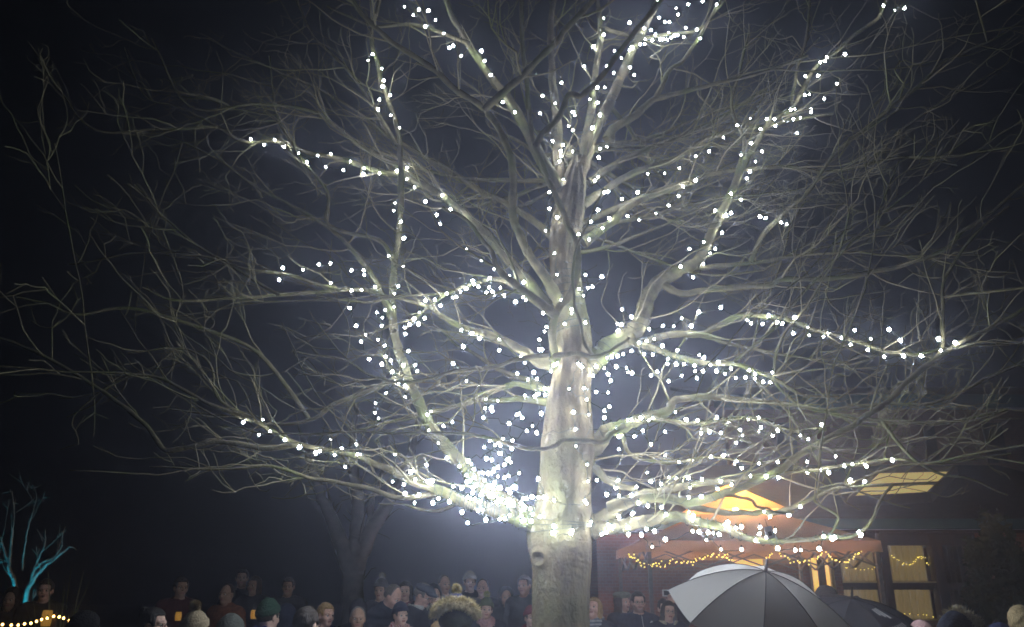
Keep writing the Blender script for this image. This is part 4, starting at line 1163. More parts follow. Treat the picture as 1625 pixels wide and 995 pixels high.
HG = (axis((-.17, .17, .0075)), axis((-.19, .22, .0075)), axis((1.26, 1.86, .0075)))
GH = grid(*HG)
X, Y, Z = GH
TH = np.arctan2(X, Y)
def acc(kind):
    cran = sd_ell(GH, (0, .014, 1.602), (.080, .101, .104))
    strands = .0022 * np.sin(TH * 46 + Z * 30) + .0016 * np.sin(TH * 91 - Z * 70) + .002 * np.sin(Z * 90 + X * 60)
    face = np.maximum(np.maximum(Y + .030 + .25 * np.abs(X), Z - 1.650), 1.40 - Z)        # < 0 inside the face opening
    if kind == 'short_hair':
        F = cran - .012 - strands
        F = smax(F, -face, .012)
        F = smax(F, 1.548 - Z - .25 * (Y - .05), .01)
        F = smax(F, -sd_ell(GH, (.088, -.005, 1.565), (.03, .034, .036)), .008); F = smax(F, -sd_ell(GH, (-.088, -.005, 1.565), (.03, .034, .036)), .008)
    elif kind == 'cropped_hair':
        F = cran - .0065 - strands * .5
        F = smax(F, -np.maximum(Y + .012, Z - 1.71), .008)
        F = smax(F, -sd_ell(GH, (0, -.075, 1.665), (.050, .062, .042)), .006)
        F = smax(F, 1.548 - Z - .2 * (Y - .05), .008)
        for s in (-1, 1): F = smax(F, -sd_ell(GH, (s * .088, .0, 1.565), (.03, .032, .036)), .008)
    elif kind == 'long_hair':
        F = cran - .014 - strands
        F = smin(F, sd_ell(GH, (0, .062, 1.47), (.092, .052, .175)) - strands, .03)
        for s in (-1, 1): F = smin(F, sd_ell(GH, (s * .082, .005, 1.475), (.027, .058, .165)) - strands * 1.4, .025)
        F = smax(F, -np.maximum(np.maximum(Y + .012 + .45 * np.abs(X), Z - 1.652 + 2.2 * X * X), 1.30 - Z), .012)
    elif kind == 'tied_hair':
        F = cran - .009 - strands * .6
        F = smax(F, -face, .010)
        F = smax(F, 1.545 - Z - .3 * (Y - .05), .01)
        F = smin(F, sd_ell(GH, (0, .085, 1.675), (.045, .042, .042)) - strands * 2, .012)
        for s in (-1, 1): F = smax(F, -sd_ell(GH, (s * .088, .0, 1.565), (.03, .032, .036)), .008)
    elif kind == 'beanie':
        F = sd_ell(GH, (0, .016, 1.622), (.092, .111, .123)) - .0016 * np.sin(TH * 34)
        cut = 1.612 - .26 * Y
        F = smax(F, cut - Z, .006)
        cuff = np.maximum(sd_ell(GH, (0, .016, 1.615), (.100, .119, .150)), np.maximum(cut - Z, Z - cut - .052)) - .0022 * np.abs(np.sin(TH * 30))
        F = smin(F, cuff, .006)
        F = smax(F, -sd_ell(GH, (0, .014, 1.60), (.081, .101, .103)), .004)
    elif kind == 'flat_cap':
        F = sd_ell(GH, (0, .000, 1.650), (.100, .128, .062))
        F = smax(F, 1.632 - .12 * Y - Z, .008)
        peak = np.maximum(sd_ell(GH, (0, -.085, 1.632), (.082, .080, .022)), Y + .06)
        F = smin(F, peak, .015)
        F = smax(F, -sd_ell(GH, (0, .014, 1.60), (.079, .099, .101)), .003)
    elif kind == 'beret':
        F = sd_ell(GH, (.012, .015, 1.672), (.118, .125, .044)) - .003 * np.sin(TH * 9)
        band = np.maximum(sd_ell(GH, (0, .014, 1.62), (.088, .108, .14)), np.maximum(1.622 - .1 * Y - Z, Z - 1.66))
        F = smin(F, band, .015)
        F = smax(F, -sd_ell(GH, (0, .014, 1.60), (.080, .100, .101)), .003)
    elif kind == 'hood':
        F = smin(sd_ell(GH, (0, .035, 1.612), (.112, .132, .142)), sd_cap(GH, (0, .05, 1.44), (0, .05, 1.36), .118, .135), .05) - .004 * np.sin(Z * 40 + TH * 3) * np.cos(TH * 5)
        F = smax(F, -sd_ell(GH, (0, -.15, 1.585), (.086, .150, .122)), .012)
        F = smax(F, -smin(sd_ell(GH, (0, .022, 1.60), (.097, .113, .122)), sd_cap(GH, (0, .01, 1.5), (0, .01, 1.3), .075, .075), .03), .006)
        F = smax(F, 1.34 - Z, .01)
    elif kind == 'hood_down':
        F = smin(sd_ell(GH, (0, .145, 1.435), (.128, .066, .115)), sd_cap(GH, (-.09, .06, 1.44), (.09, .06, 1.44), .045, .045), .05) - .004 * np.sin(Z * 60 + X * 30)
        F = smax(F, -sd_cap(GH, (0, .015, 1.3), (0, .01, 1.6), .070, .078), .012)
        F = smax(F, 1.30 - Z, .01)
    elif kind == 'scarf':
        q = np.sqrt(X ** 2 + (Y - .008) ** 2)
        F = np.sqrt((q - .088) ** 2 + ((Z - 1.432 - .18 * (Y)) * .72) ** 2) - .036 - .006 * np.sin(TH * 5 + Z * 70) - .003 * np.sin(TH * 13 - Z * 120)
        F = smin(F, sd_ell(GH, (.02, -.118, 1.38), (.055, .032, .06)) - .004 * np.sin(X * 120), .02)
    elif kind == 'collar':
        q = np.sqrt(X ** 2 + (Y - .012) ** 2)
        F = np.maximum(np.abs(q - .090 - .35 * (Z - 1.42)) - .011, np.maximum(1.395 - Z, Z - 1.468))
        F = smax(F, -np.maximum(np.abs(X) - .035 - .3 * (Z - 1.40), Y), .01)
    elif kind == 'hair_strands':
        F = cran
    return nets(F.astype(np.float32), *HG)

MESHES = {}
def cached(kind):
    if kind not in MESHES:
        if kind == 'trousers': MESHES[kind] = make_trousers()
        elif kind == 'shoe': MESHES[kind] = make_shoe()
        elif kind.startswith('body'): MESHES[kind] = make_body(kind[5:])
        elif kind.startswith('coat'): MESHES[kind] = make_coat(kind.split('_')[1], kind.endswith('puffy'))
        else: MESHES[kind] = acc(kind)
    return MESHES[kind]

def tufts(P_, N_, size, seed, jit=.35):
    """fur: small bent blades at points P_ along directions N_"""
    r_ = np.random.default_rng(seed); n = len(P_)
    d = N_ + r_.normal(0, jit, N_.shape); d /= np.linalg.norm(d, axis=1, keepdims=True)
    s = np.cross(d, r_.normal(0, 1, d.shape)); s /= np.maximum(np.linalg.norm(s, axis=1, keepdims=True), 1e-6)
    L = size * r_.uniform(.6, 1.3, (n, 1)); w = size * .14
    V = np.stack([P_ - s * w, P_ + s * w, P_ + d * L], 1).reshape(-1, 3)
    return V, np.arange(3 * n).reshape(n, 3)
def pompom_geo(c, r, seed):
    r_ = np.random.default_rng(seed)
    d = r_.normal(0, 1, (1100, 3)); d /= np.linalg.norm(d, axis=1, keepdims=True)
    return tufts(np.array(c) + d * r * .55, d, r * .62, seed)
def ring_fur(c, rx, rz, tilt, a0, a1, thick, n, seed, ydepth=.0):
    r_ = np.random.default_rng(seed)
    a = r_.uniform(a0, a1, n); b = r_.uniform(0, 2 * math.pi, n)
    cx = np.stack([rx * np.sin(a), ydepth * np.cos(a), rz * np.cos(a)], -1)
    rad_ = np.stack([np.sin(a), 0 * a, np.cos(a)], -1)
    nn = rad_ * np.cos(b)[:, None] + np.array([0, 1.0, 0]) * np.sin(b)[:, None]
    Pp = cx + nn * thick * .5
    ct, st_ = math.cos(tilt), math.sin(tilt)
    Rm = np.array([[1, 0, 0], [0, ct, -st_], [0, st_, ct]])
    return tufts(np.array(c) + Pp @ Rm.T, nn @ Rm.T, thick, seed, .45)

def sstep(a, b, x):
    t = np.clip((x - a) / (b - a), 0, 1); return t * t * (3 - 2 * t)
HP = np.array([0, .018, 1.45])
def rotx(V, a):
    c, s = np.cos(a), np.sin(a); return np.stack([V[:, 0], V[:, 1] * c - V[:, 2] * s, V[:, 1] * s + V[:, 2] * c], -1)
def roty(V, a):
    c, s = np.cos(a), np.sin(a); return np.stack([V[:, 0] * c + V[:, 2] * s, V[:, 1], -V[:, 0] * s + V[:, 2] * c], -1)
def rotz(V, a):
    c, s = np.cos(a), np.sin(a); return np.stack([V[:, 0] * c - V[:, 1] * s, V[:, 0] * s + V[:, 1] * c, V[:, 2]], -1)
def pose_verts(V, yaw, pitch, roll, lean, w=None, seed=0):
    V = V.astype(float)
    if w is None: w = sstep(1.41, 1.50, V[:, 2]) * (np.hypot(V[:, 0], V[:, 1] - .01) < .16)
    else: w = np.full(len(V), float(w))
    Q_ = (V - HP) * (1 - .07 * w)[:, None]
    Q_ = roty(Q_, roll * w); Q_ = rotx(Q_, pitch * w); Q_ = rotz(Q_, yaw * w)
    V = Q_ + HP
    w2 = sstep(.88, 1.25, V[:, 2])
    piv = np.array([0, .02, .95])
    return rotx(V - piv, lean * w2) + piv

def skinmat(name, c):
    return mat_noise("skin_" + name, [x * .88 for x in c], [min(1, x * 1.08) for x in c], scale=30, rough=.55, bump=.08, spec=.35)
SK = {'pale': (.72, .50, .41), 'rosy': (.68, .43, .35), 'tan': (.42, .27, .19), 'dim': (.5, .33, .26)}
HAIRC = {'black': (.012, .010, .010), 'dark': (.03, .020, .014), 'brown': (.07, .042, .025), 'blond': (.42, .28, .12), 'grey': (.18, .17, .16), 'light': (.50, .40, .22)}
def hairmat(c):
    k = HAIRC[c]
    return mat_noise("hair_" + c, [x * .6 for x in k], [min(1, x * 1.25) for x in k], scale=60, rough=.5, bump=.6, stretch=(3, 3, .35), spec=.45)
M_LIP = mat_noise("lip", (.34, .13, .11), (.40, .17, .14), scale=30, rough=.45, bump=0)
M_EYEW = mat_noise("eye_white", (.7, .68, .66), (.75, .73, .7), scale=10, rough=.2, bump=0)
M_IRIS = mat_noise("iris", (.03, .025, .02), (.05, .035, .025), scale=40, rough=.1, bump=0)
M_BLACK = mat_noise("black_plastic", (.012, .012, .012), (.02, .02, .02), scale=20, rough=.3, bump=0)
ev, ef = ball(.0125, 10, 8)
EYE = mesh_np("eye", rotx(ev, math.pi / 2), ef); EYE.materials.append(M_EYEW); EYE.materials.append(M_IRIS)
for p_ in EYE.polygons:
    if p_.center[1] < -.0095: p_.material_index = 1

def glasses_mesh():
    m = MB()
    a = np.linspace(0, 2 * math.pi, 17)
    for s in (-1, 1):
        c = np.stack([s * .032 + .0235 * np.cos(a), np.full(17, -.1045) + .004 * np.abs(np.cos(a)), 1.578 + .019 * np.sin(a)], -1)
        m.tube(c, .0024, 5, cap=False)
        m.tube([(s * .055, -.101, 1.583), (s * .082, -.05, 1.584), (s * .086, .01, 1.580)], .0024, 5)
    m.tube([(-.009, -.106, 1.583), (0, -.110, 1.586), (.009, -.106, 1.583)], .0024, 5)
    return m

PEOPLE_N = 0
def person(label, px, top, Yd, yaw=0, head=0, pitch=0, roll=0, lean=0, skin='pale', hair=None, hairc='dark', hat=None, hatc=None, pom=None, coat=(.02, .025, .04),
           puffy=False, pose='down', scarf=None, hood_down=None, fur=None, glasses=False, beard=None, collar=None, far=False, group=None, zip_=False, logo=None, mouth=False):
    """px, top: photo pixel of the head top; Yd metres ahead; yaw 0 faces the camera, 90 faces the gazebo side"""
    global PEOPLE_N
    PEOPLE_N += 1
    D = math.radians
    hy, hp, hr, ln = D(head), D(pitch), D(roll), D(lean)
    root = empty("person", (0, 0, 0), D(yaw))
    parts = []
    def put(name, geo, mat, w=None, smooth=True, mats=None, parent=root):
        V = pose_verts(np.asarray(geo[0]), hy, hp, hr, ln, w)
        parts.append(V[:, 2].max() if len(V) else 0)
        me = mesh_np(name, V, geo[1], smooth)
        return add(name, me, mat, parent)
    bg_ = cached('body_' + pose)
    ob = put("body", bg_, skinmat(skin, SK[skin]))
    me = ob.data
    me.materials.append(M_LIP)
    bc = [.55 * q + .45 * h_ for q, h_ in zip(SK[skin], HAIRC[beard or hairc])]
    me.materials.append(mat_noise('brow_%s_%s' % (skin, beard or hairc), [q * .8 for q in bc], [q * 1.1 for q in bc], scale=60, rough=.8, bump=.2))
    V0 = bg_[0]; cen = V0[bg_[1]].mean(axis=1)
    mi = np.zeros(len(cen), np.int32)
    mi[(np.abs(cen[:, 0]) < .021) & (cen[:, 1] < -.078) & (cen[:, 2] > 1.506) & (cen[:, 2] < (1.530))] = 1
    mi[(np.abs(cen[:, 0]) > .014) & (np.abs(cen[:, 0]) < .050) & (cen[:, 1] < -.06) & (cen[:, 2] > 1.6035) & (cen[:, 2] < 1.6135)] = 2
    if beard:
        bd = (cen[:, 2] < 1.545) & (cen[:, 2] > 1.455) & (cen[:, 1] < -.0) & ((np.abs(cen[:, 0]) > .032) | (cen[:, 2] < 1.505) | (cen[:, 2] > 1.529)) & (np.abs(cen[:, 0]) + .0 < .075)
        bd &= (cen[:, 2] < 1.528) | ((np.abs(cen[:, 0]) < .030) & (cen[:, 1] < -.07) & (cen[:, 2] < 1.540)) | (np.abs(cen[:, 0]) > .055)
        mi[bd & (mi == 0)] = 2
    if len(mi) == len(me.polygons): me.polygons.foreach_set("material_index", mi)
    body_top = parts[-1] if pose != 'phone' else 0
    if pose == 'phone':
        VV = pose_verts(V0[np.hypot(V0[:, 0], V0[:, 1] - .01) < .13], hy, hp, hr, ln); body_top = VV[:, 2].max()
    tops = [body_top]
    for s in (-1, 1):
        c = pose_verts(np.array([[s * .031, -.0755, 1.582]]), hy, hp, hr, ln, 1)[0]
        e = add("eye", EYE, None, root, c)
        e.rotation_euler = (hp + ln, 0, hy)
    if mouth:
        v_, f_ = ball(.016, 8, 6); put("mouth", (v_ * (1, .5, 1.3) + (0, -.082, 1.515), f_), M_BLACK, 1)
    if hair: put("hair", cached(hair), hairmat(hairc), 1); tops.append(parts[-1])
    if hat:
        hm = cloth("%s_%d" % (hat, PEOPLE_N), hatc, bump=.6, scale=90)
        wgt = 1 if hat != 'hood' else None
        g = cached(hat)
        ho = put(hat if hat != 'hood' else "hood", g, hm, 1); tops.append(parts[-1])
        if pom is not None:
            put("pompom", pompom_geo((0, .03, 1.772), .043, PEOPLE_N), cloth("pom_%d" % PEOPLE_N, pom, bump=0), 1, False, parent=ho)
            tops.append(parts[-1])
        if hat == 'hood' and fur is not None:
            put("fur_trim", ring_fur((0, -.045, 1.59), .105, .135, math.radians(-6), -2.6, 2.6, .05, 2600, PEOPLE_N), cloth("fur_%d" % PEOPLE_N, fur, bump=0), 1, False, parent=ho)
            tops.append(parts[-1])
    cm = cloth("coat_%d" % PEOPLE_N, coat, bump=.3, scale=26)
    cg = cached('coat_%s%s' % (pose, '_puffy' if puffy and pose == 'down' else ''))
    co = put("coat", cg, cm)
    if hood_down is not None:
        hd = put("hood_fabric", (cached('hood_down')[0] + (np.array([0, .01, .085]) if fur is not None else 0), cached('hood_down')[1]), cloth("hood_%d" % PEOPLE_N, hood_down, bump=.4, scale=30), 0, parent=co)
        if fur is not None:
            put("fur_trim", ring_fur((0, .135, 1.562), .150, .125, math.radians(-32), -1.7, 1.7, .040, 3600, PEOPLE_N, .03), cloth("fur_%d" % PEOPLE_N, fur, bump=0), 0, False, parent=co)
    if scarf is not None: put("scarf", cached('scarf'), scarf if not isinstance(scarf, tuple) else cloth("scarf_%d" % PEOPLE_N, scarf, bump=.6, scale=50), 0)
    if collar is not None: put("collar", cached('collar'), cloth("collar_%d" % PEOPLE_N, collar, bump=.5), 0, parent=co)
    CV = cg[0]
    def surf(x, z):
        m_ = (np.abs(CV[:, 0] - x) < .02) & (np.abs(CV[:, 2] - z) < .02)
        return CV[m_][:, 1].min() if m_.any() else -.12
    if zip_:
        m = MB(); m.tube([(.012 + .02 * t_, surf(.012 + .02 * t_, 1.43 - t_ * .25) - .004, 1.43 - t_ * .25) for t_ in np.linspace(0, 1, 8)], .0035, 5)
        put("zip", (np.vstack(m.v), [np.vstack([q for q in m.f if q.shape[1] == 4]), np.vstack([q for q in m.f if q.shape[1] == 3])]), mat_noise("pale_zip", (.5, .52, .55), (.6, .62, .65), scale=30, bump=0), 0, parent=co)
    if logo:
        m = MB()
        for (x0, x1, z0, z1) in logo:
            yy = surf((x0 + x1) / 2, (z0 + z1) / 2) - .006
            m.box(x0, x1, yy - .002, yy + .004, z0, z1)
        put("chest_mark", (np.vstack(m.v), np.vstack(m.f)), mat_noise("white_print", (.75, .75, .78), (.8, .8, .82), scale=30, bump=0), 0, False, parent=co)
    if glasses:
        m = glasses_mesh()
        put("glasses", (np.vstack(m.v), [np.vstack([q for q in m.f if q.shape[1] == 4]), np.vstack([q for q in m.f if q.shape[1] == 3])]), M_BLACK, 1)
    tm = cloth("trousers_dark", (.02, .022, .03))
    put("trousers", cached('trousers'), tm, 0)
    for s in (-1, 1):
        g = cached('shoe'); put("shoe", (g[0] + np.array([s * .105, 0, 0]), g[1]), cloth("shoe_black", (.015, .014, .013)), 0)
    # size and place: the head top meets the ray of its pixel
    zt_ = max(tops)
    target = at(px, top, Yd)
    sc_ = target[2] / zt_
    # the head centre, turned with the body, should sit on the ray
    hc = pose_verts(np.array([[0, .0, 1.60]]), hy, hp, hr, ln, 1)[0] * sc_
    c, s = math.cos(D(yaw)), math.sin(D(yaw))
    hx, hyy = hc[0] * c - hc[1] * s, hc[0] * s + hc[1] * c
    root.location = (target[0] - hx, Yd - hyy, -.03)
    root.scale = (sc_, sc_, sc_)
    tag(root, label, "person", group)
    return root, sc_

NAVY = (.018, .024, .045)
M_STRIPE, nt, b = nodes_of("striped_scarf")
wv = nt.nodes.new("ShaderNodeTexWave"); wv.inputs['Scale'].default_value = 9; wv.inputs['Distortion'].default_value = 1.5; wv.bands_direction = 'Z'
tcn = nt.nodes.new("ShaderNodeTexCoord"); nt.links.new(tcn.outputs['Object'], wv.inputs[0])
crr = nt.nodes.new("ShaderNodeValToRGB"); crr.color_ramp.elements[0].color = (.07, .09, .13, 1); crr.color_ramp.elements[1].color = (.42, .45, .48, 1)
nt.links.new(wv.outputs[0], crr.inputs[0]); nt.links.new(crr.outputs[0], b.inputs['Base Color']); b.inputs['Roughness'].default_value = .95
M_REDSTRIPE, nt, b = nodes_of("red_striped_scarf")
wv = nt.nodes.new("ShaderNodeTexWave"); wv.inputs['Scale'].default_value = 14; wv.bands_direction = 'X'
tcn = nt.nodes.new("ShaderNodeTexCoord"); nt.links.new(tcn.outputs['Object'], wv.inputs[0])
crr = nt.nodes.new("ShaderNodeValToRGB"); crr.color_ramp.elements[0].color = (.40, .05, .05, 1); crr.color_ramp.elements[1].color = (.65, .58, .55, 1)
nt.links.new(wv.outputs[0], crr.inputs[0]); nt.links.new(crr.outputs[0], b.inputs['Base Color']); b.inputs['Roughness'].default_value = .95

# --- front of the crowd
person("person in a black coat with the black hood pulled up", 146, 960, 5.8, yaw=125, hat='hood', hatc=(.012, .012, .013), coat=(.012, .012, .013))
person("dark-haired person in profile wearing thin dark glasses", 249, 955, 5.9, yaw=84, hair='tied_hair', hairc='black', glasses=True, coat=(.015, .015, .017))
person("person in a beige knitted hat with a fluffy pompom", 317, 942, 5.7, yaw=150, hat='beanie', hatc=(.30, .25, .17), pom=(.34, .27, .16), hair='short_hair', hairc='dark', coat=(.03, .03, .033))
person("person with a grey-green hood up, seen from behind", 372, 965, 6.1, yaw=165, hat='hood', hatc=(.11, .12, .11), coat=(.10, .11, .10))
person("person in a dark green knitted hat with a blue collar", 430, 942, 6.9, yaw=150, hat='beanie', hatc=(.025, .06, .04), hair='short_hair', hairc='dark', coat=(.015, .018, .03), puffy=True, collar=(.06, .06, .40), scarf=(.05, .05, .22))
person("person with a plain navy hood up beside the green hat", 458, 951, 8.2, yaw=175, hat='hood', hatc=(.02, .026, .05), coat=NAVY)
person("dark-haired person with bare head turned away, beside a smiling blond woman", 490, 954, 5.9, yaw=155, hair='short_hair', hairc='dark', glasses=True, coat=(.05, .05, .052), collar=(.45, .45, .42))
person("smiling person with short blond hair and rosy face", 519, 950, 8.4, yaw=48, pitch=4, skin='rosy', hair='short_hair', hairc='blond', coat=(.02, .03, .09))
person("grey-haired man in a red coat", 569, 957, 8.2, yaw=14, skin='tan', hair='cropped_hair', hairc='grey', coat=(.40, .03, .025))
person("person with dark hood up standing behind the grey-haired man", 570, 944, 9.2, yaw=185, hat='hood', hatc=(.016, .018, .028), coat=(.016, .018, .028))
person("balding man in a navy quilted jacket bowing his head", 626, 922, 9.2, yaw=66, pitch=20, lean=9, skin='rosy', hair='cropped_hair', hairc='grey', coat=(.022, .03, .05), puffy=True)
person("person in a navy knitted hat with red striped scarf and pink coat", 637, 949, 8.9, yaw=34, hat='beanie', hatc=(.03, .035, .075), hair='short_hair', hairc='dark', coat=(.42, .25, .24), scarf=M_REDSTRIPE)
person("man in a flat cap looking down, pale hood lining at his neck", 674, 920, 9.5, yaw=66, pitch=17, lean=6, skin='rosy', hat='flat_cap', hatc=(.07, .085, .12), hair='short_hair', hairc='grey', glasses=True, coat=(.022, .026, .04), collar=(.5, .52, .50))
person("person seen from behind in a green parka with fur-trimmed hood", 725, 917, 6.6, yaw=183, hat='beanie', hatc=(.035, .04, .10), pom=(.42, .34, .13), hair='long_hair', hairc='brown', coat=(.035, .045, .03), hood_down=(.035, .045, .03), fur=(.62, .52, .28))
person("woman in a green bobble hat and thick pink scarf", 772, 932, 10.0, yaw=8, roll=4, skin='pale', hat='beanie', hatc=(.10, .13, .06), pom=(.40, .38, .13), hair='short_hair', hairc='brown', coat=(.018, .022, .035), scarf=(.52, .30, .30), logo=[(.075, .083, 1.362, 1.370), (.10, .108, 1.385, 1.393), (.07, .125, 1.333, 1.341)])
person("fair-haired child with pink scarf at the parka wearer's side", 697, 979, 7.4, yaw=24, hair='long_hair', hairc='blond', coat=(.4, .2, .22), scarf=(.42, .16, .18))
person("person in a dark red hat half hidden by the trunk", 843, 955, 9.4, yaw=15, hat='beanie', hatc=(.20, .03, .04), hair='short_hair', hairc='dark', coat=(.5, .36, .36), scarf=(.16, .03, .04))
person("blond woman looking up, wrapped in a grey striped scarf", 942, 942, 9.2, yaw=-26, pitch=-16, skin='rosy', hair='long_hair', hairc='blond', coat=(.03, .036, .05), scarf=M_STRIPE)
person("woman in a grey-green beret glancing sideways", 987, 934, 10.5, yaw=48, skin='rosy', hat='beret', hatc=(.22, .24, .18), hair='long_hair', hairc='brown', coat=(.03, .03, .04))
person("bearded man with round glasses and a zipped navy jacket", 1012, 933, 9.9, yaw=3, skin='rosy', hair='short_hair', hairc='dark', glasses=True, beard='brown', coat=(.028, .036, .065), zip_=True, logo=[(.105, .140, 1.352, 1.357), (.112, .142, 1.359, 1.364), (.118, .140, 1.366, 1.370)])
person("dark-haired woman with glasses and a cream fleece collar", 1060, 948, 9.8, yaw=6, roll=5, skin='pale', hair='long_hair', hairc='dark', glasses=True, coat=(.03, .036, .06), collar=(.60, .54, .40), scarf=None)
r_, s_ = person("person holding a pale phone up behind the woman with glasses", 1066, 955, 10.4, yaw=0, hair='short_hair', hairc='dark', coat=(.02, .02, .025), pose='phone')
ph = at(1061, 941, 10.4 - .30)
m = MB(); m.box(-.075, .075, -.004, .004, -.038, .038); pho = m.build("phone", mat_noise("phone_case", (.72, .72, .70), (.78, .78, .76), scale=20, rough=.4, bump=0))
m = MB(); m.box(-.058, .022, -.0075, -.005, -.026, .026); m.build("camera_panel", M_BLACK, pho)
pho.location = ph; tag(pho, "pale phone held sideways above the woman with glasses", "phone")
# put the raised hand under the phone
hw_ = np.array([.045, -.29, 1.66]) * s_
r_.location = (ph[0] - hw_[0] + .03, ph[1] - hw_[1] + .03, ph[2] - hw_[2] - .10)
r_.location[2] = -.03
r_.scale = (s_ * (ph[2] - .03) / (1.70 * s_),) * 3

person("dark-haired man stooping behind the dark umbrella", 1307, 922, 6.9, yaw=-62, pitch=16, lean=6, skin='pale', hair='short_hair', hairc='black', coat=(.015, .017, .022), pose='hold')
person("grey-haired head just showing by the dark umbrella's edge", 1428, 980, 6.9, yaw=170, hair='short_hair', hairc='grey', coat=(.03, .03, .035))
person("person in a pale pink knitted hat under the window", 1456, 976, 6.1, yaw=200, hat='beanie', hatc=(.55, .36, .36), hair='long_hair', hairc='light', coat=(.4, .38, .36))
person("person in a navy coat with pale fur round the raised hood", 1513, 947, 5.1, yaw=122, hat='hood', hatc=(.022, .028, .05), fur=(.48, .44, .32), coat=(.022, .028, .05), puffy=True)
person("person in a deep blue hood beside the fur-trimmed hood", 1580, 979, 5.7, yaw=170, hat='hood', hatc=(.03, .04, .10), coat=(.03, .04, .10))
person("person with short pale blond hair beside the evergreen bush", 1614, 952, 6.0, yaw=150, hair='short_hair', hairc='light', coat=(.03, .035, .06))

# --- figures in the gloom behind
FG = "dim figures standing behind the crowd"
far = [  # gloom partly put into colour: darker skin and coats near the singers
 ("dark figure with hood up beside the taller birch", 22, 926, 10.4, dict(yaw=10, hat='hood', hatc=(.03, .025, .025), coat=(.03, .025, .025), skin='tan')),
 ("singing figure with open mouth beside the slimmer birch", 76, 914, 10.2, dict(yaw=18, hair='short_hair', hairc='dark', coat=(.02, .02, .02), skin='rosy', mouth=True)),
 ("dim figure in a dark red coat holding a lantern", 290, 911, 11.0, dict(yaw=40, hair='short_hair', hairc='dark', coat=(.07, .02, .018), skin='tan')),
 ("dim figure in an orange coat near the singers", 362, 922, 10.6, dict(yaw=-20, hair='cropped_hair', hairc='dark', coat=(.20, .08, .035), skin='tan')),
 ("dim figure with pale shoulder strap behind the orange coat", 386, 898, 13.2, dict(yaw=15, hair='short_hair', hairc='dark', coat=(.03, .03, .04), skin='tan', collar=(.3, .3, .3))),
 ("dim figure in a dark coat beside the pale strap wearer", 405, 910, 12.6, dict(yaw=-15, hair='long_hair', hairc='dark', skin='tan', coat=(.03, .03, .04))),
 ("dim figure alone before the bare forked tree", 459, 912, 12.4, dict(yaw=5, hair='short_hair', hairc='dark', coat=(.04, .04, .045), skin='tan')),
 ("dim figure with a pale bobble hat behind the balding man", 606, 903, 11.4, dict(yaw=-10, hat='beanie', hatc=(.12, .12, .13), pom=(.6, .6, .6), hair='short_hair', hairc='brown', coat=(.04, .045, .06))),
 ("dim figure in a maroon coat between the balding man and flat cap", 644, 918, 11.6, dict(yaw=0, hair='long_hair', hairc='dark', coat=(.16, .03, .04))),
 ("dim pale-headed figure behind the flat cap", 706, 909, 12.6, dict(yaw=30, hair='cropped_hair', hairc='grey', coat=(.06, .065, .08))),
 ("dim figure in a white hat behind the parka wearer", 746, 902, 13.0, dict(yaw=10, hat='beanie', hatc=(.6, .6, .6), hair='short_hair', hairc='dark', coat=(.04, .045, .055))),
 ("dim ruddy figure behind the green bobble hat", 766, 915, 12.4, dict(yaw=-10, hair='cropped_hair', hairc='dark', coat=(.04, .04, .05), skin='rosy')),
 ("tall dim figure beside the trunk behind the red hat", 832, 908, 11.4, dict(yaw=-25, hair='short_hair', hairc='dark', coat=(.035, .04, .05), skin='rosy')),
 ("dim hooded figure behind the pink-scarfed woman", 803, 925, 11.8, dict(yaw=10, hat='hood', hatc=(.035, .04, .05), coat=(.035, .04, .05))),
 ("dim figure between the flat cap and the parka wearer", 690, 921, 11.0, dict(yaw=20, hat='hood', hatc=(.05, .055, .07), coat=(.05, .055, .07))),
]
for lab, px, tp_, yd, kw in far: person(lab, px, tp_, yd, group=FG, **kw)

# --- lanterns and song sheets held by the singers
M_LANT = mat_emit("lantern_paper", (1.0, 0.50, 0.08), 0.20)
for lab, px, py, yd, w, h in (("amber paper lantern held by the singing figure", 74, 981, 9.85, .10, .17), ("amber paper lantern glowing between dark glasses and beige bobble hat", 283, 978, 10.6, .07, .10), ("amber paper lantern half hidden by the grey-green hood", 403, 975, 10.3, .07, .10)):
    c = at(px, py, yd)
    m = MB(); t = np.linspace(0, 1, 5)
    k = 8; rings = []
    for tt in t:
        rr = (w * .5) * (1 + .18 * math.sin(tt * math.pi))
        rings.append([(rr * math.cos(a), rr * math.sin(a), (tt - .5) * h) for a in np.arange(k) * 2 * math.pi / k])
    V = np.array(rings).reshape(-1, 3)
    F = [(i * k + j, i * k + (j + 1) % k, (i + 1) * k + (j + 1) % k, (i + 1) * k + j) for i in range(4) for j in range(k)]
    m.raw(V, F); o = m.build("paper_lantern", M_LANT); o.location = c
    m = MB(); m.tube([(0, 0, -h / 2 - .005), (0, 0, -h / 2 + .006)], w * .42, 10); m.build("base_disc", M_BLACK, o)
    m = MB(); m.tube([(-w * .45, 0, h / 2), (-w * .3, .01, h / 2 + .06), (0, .04, h / 2 + .09), (w * .3, .01, h / 2 + .06), (w * .45, 0, h / 2)], .003, 5); m.build("handle", M_BLACK, o)
    tag(o, lab, "lantern")

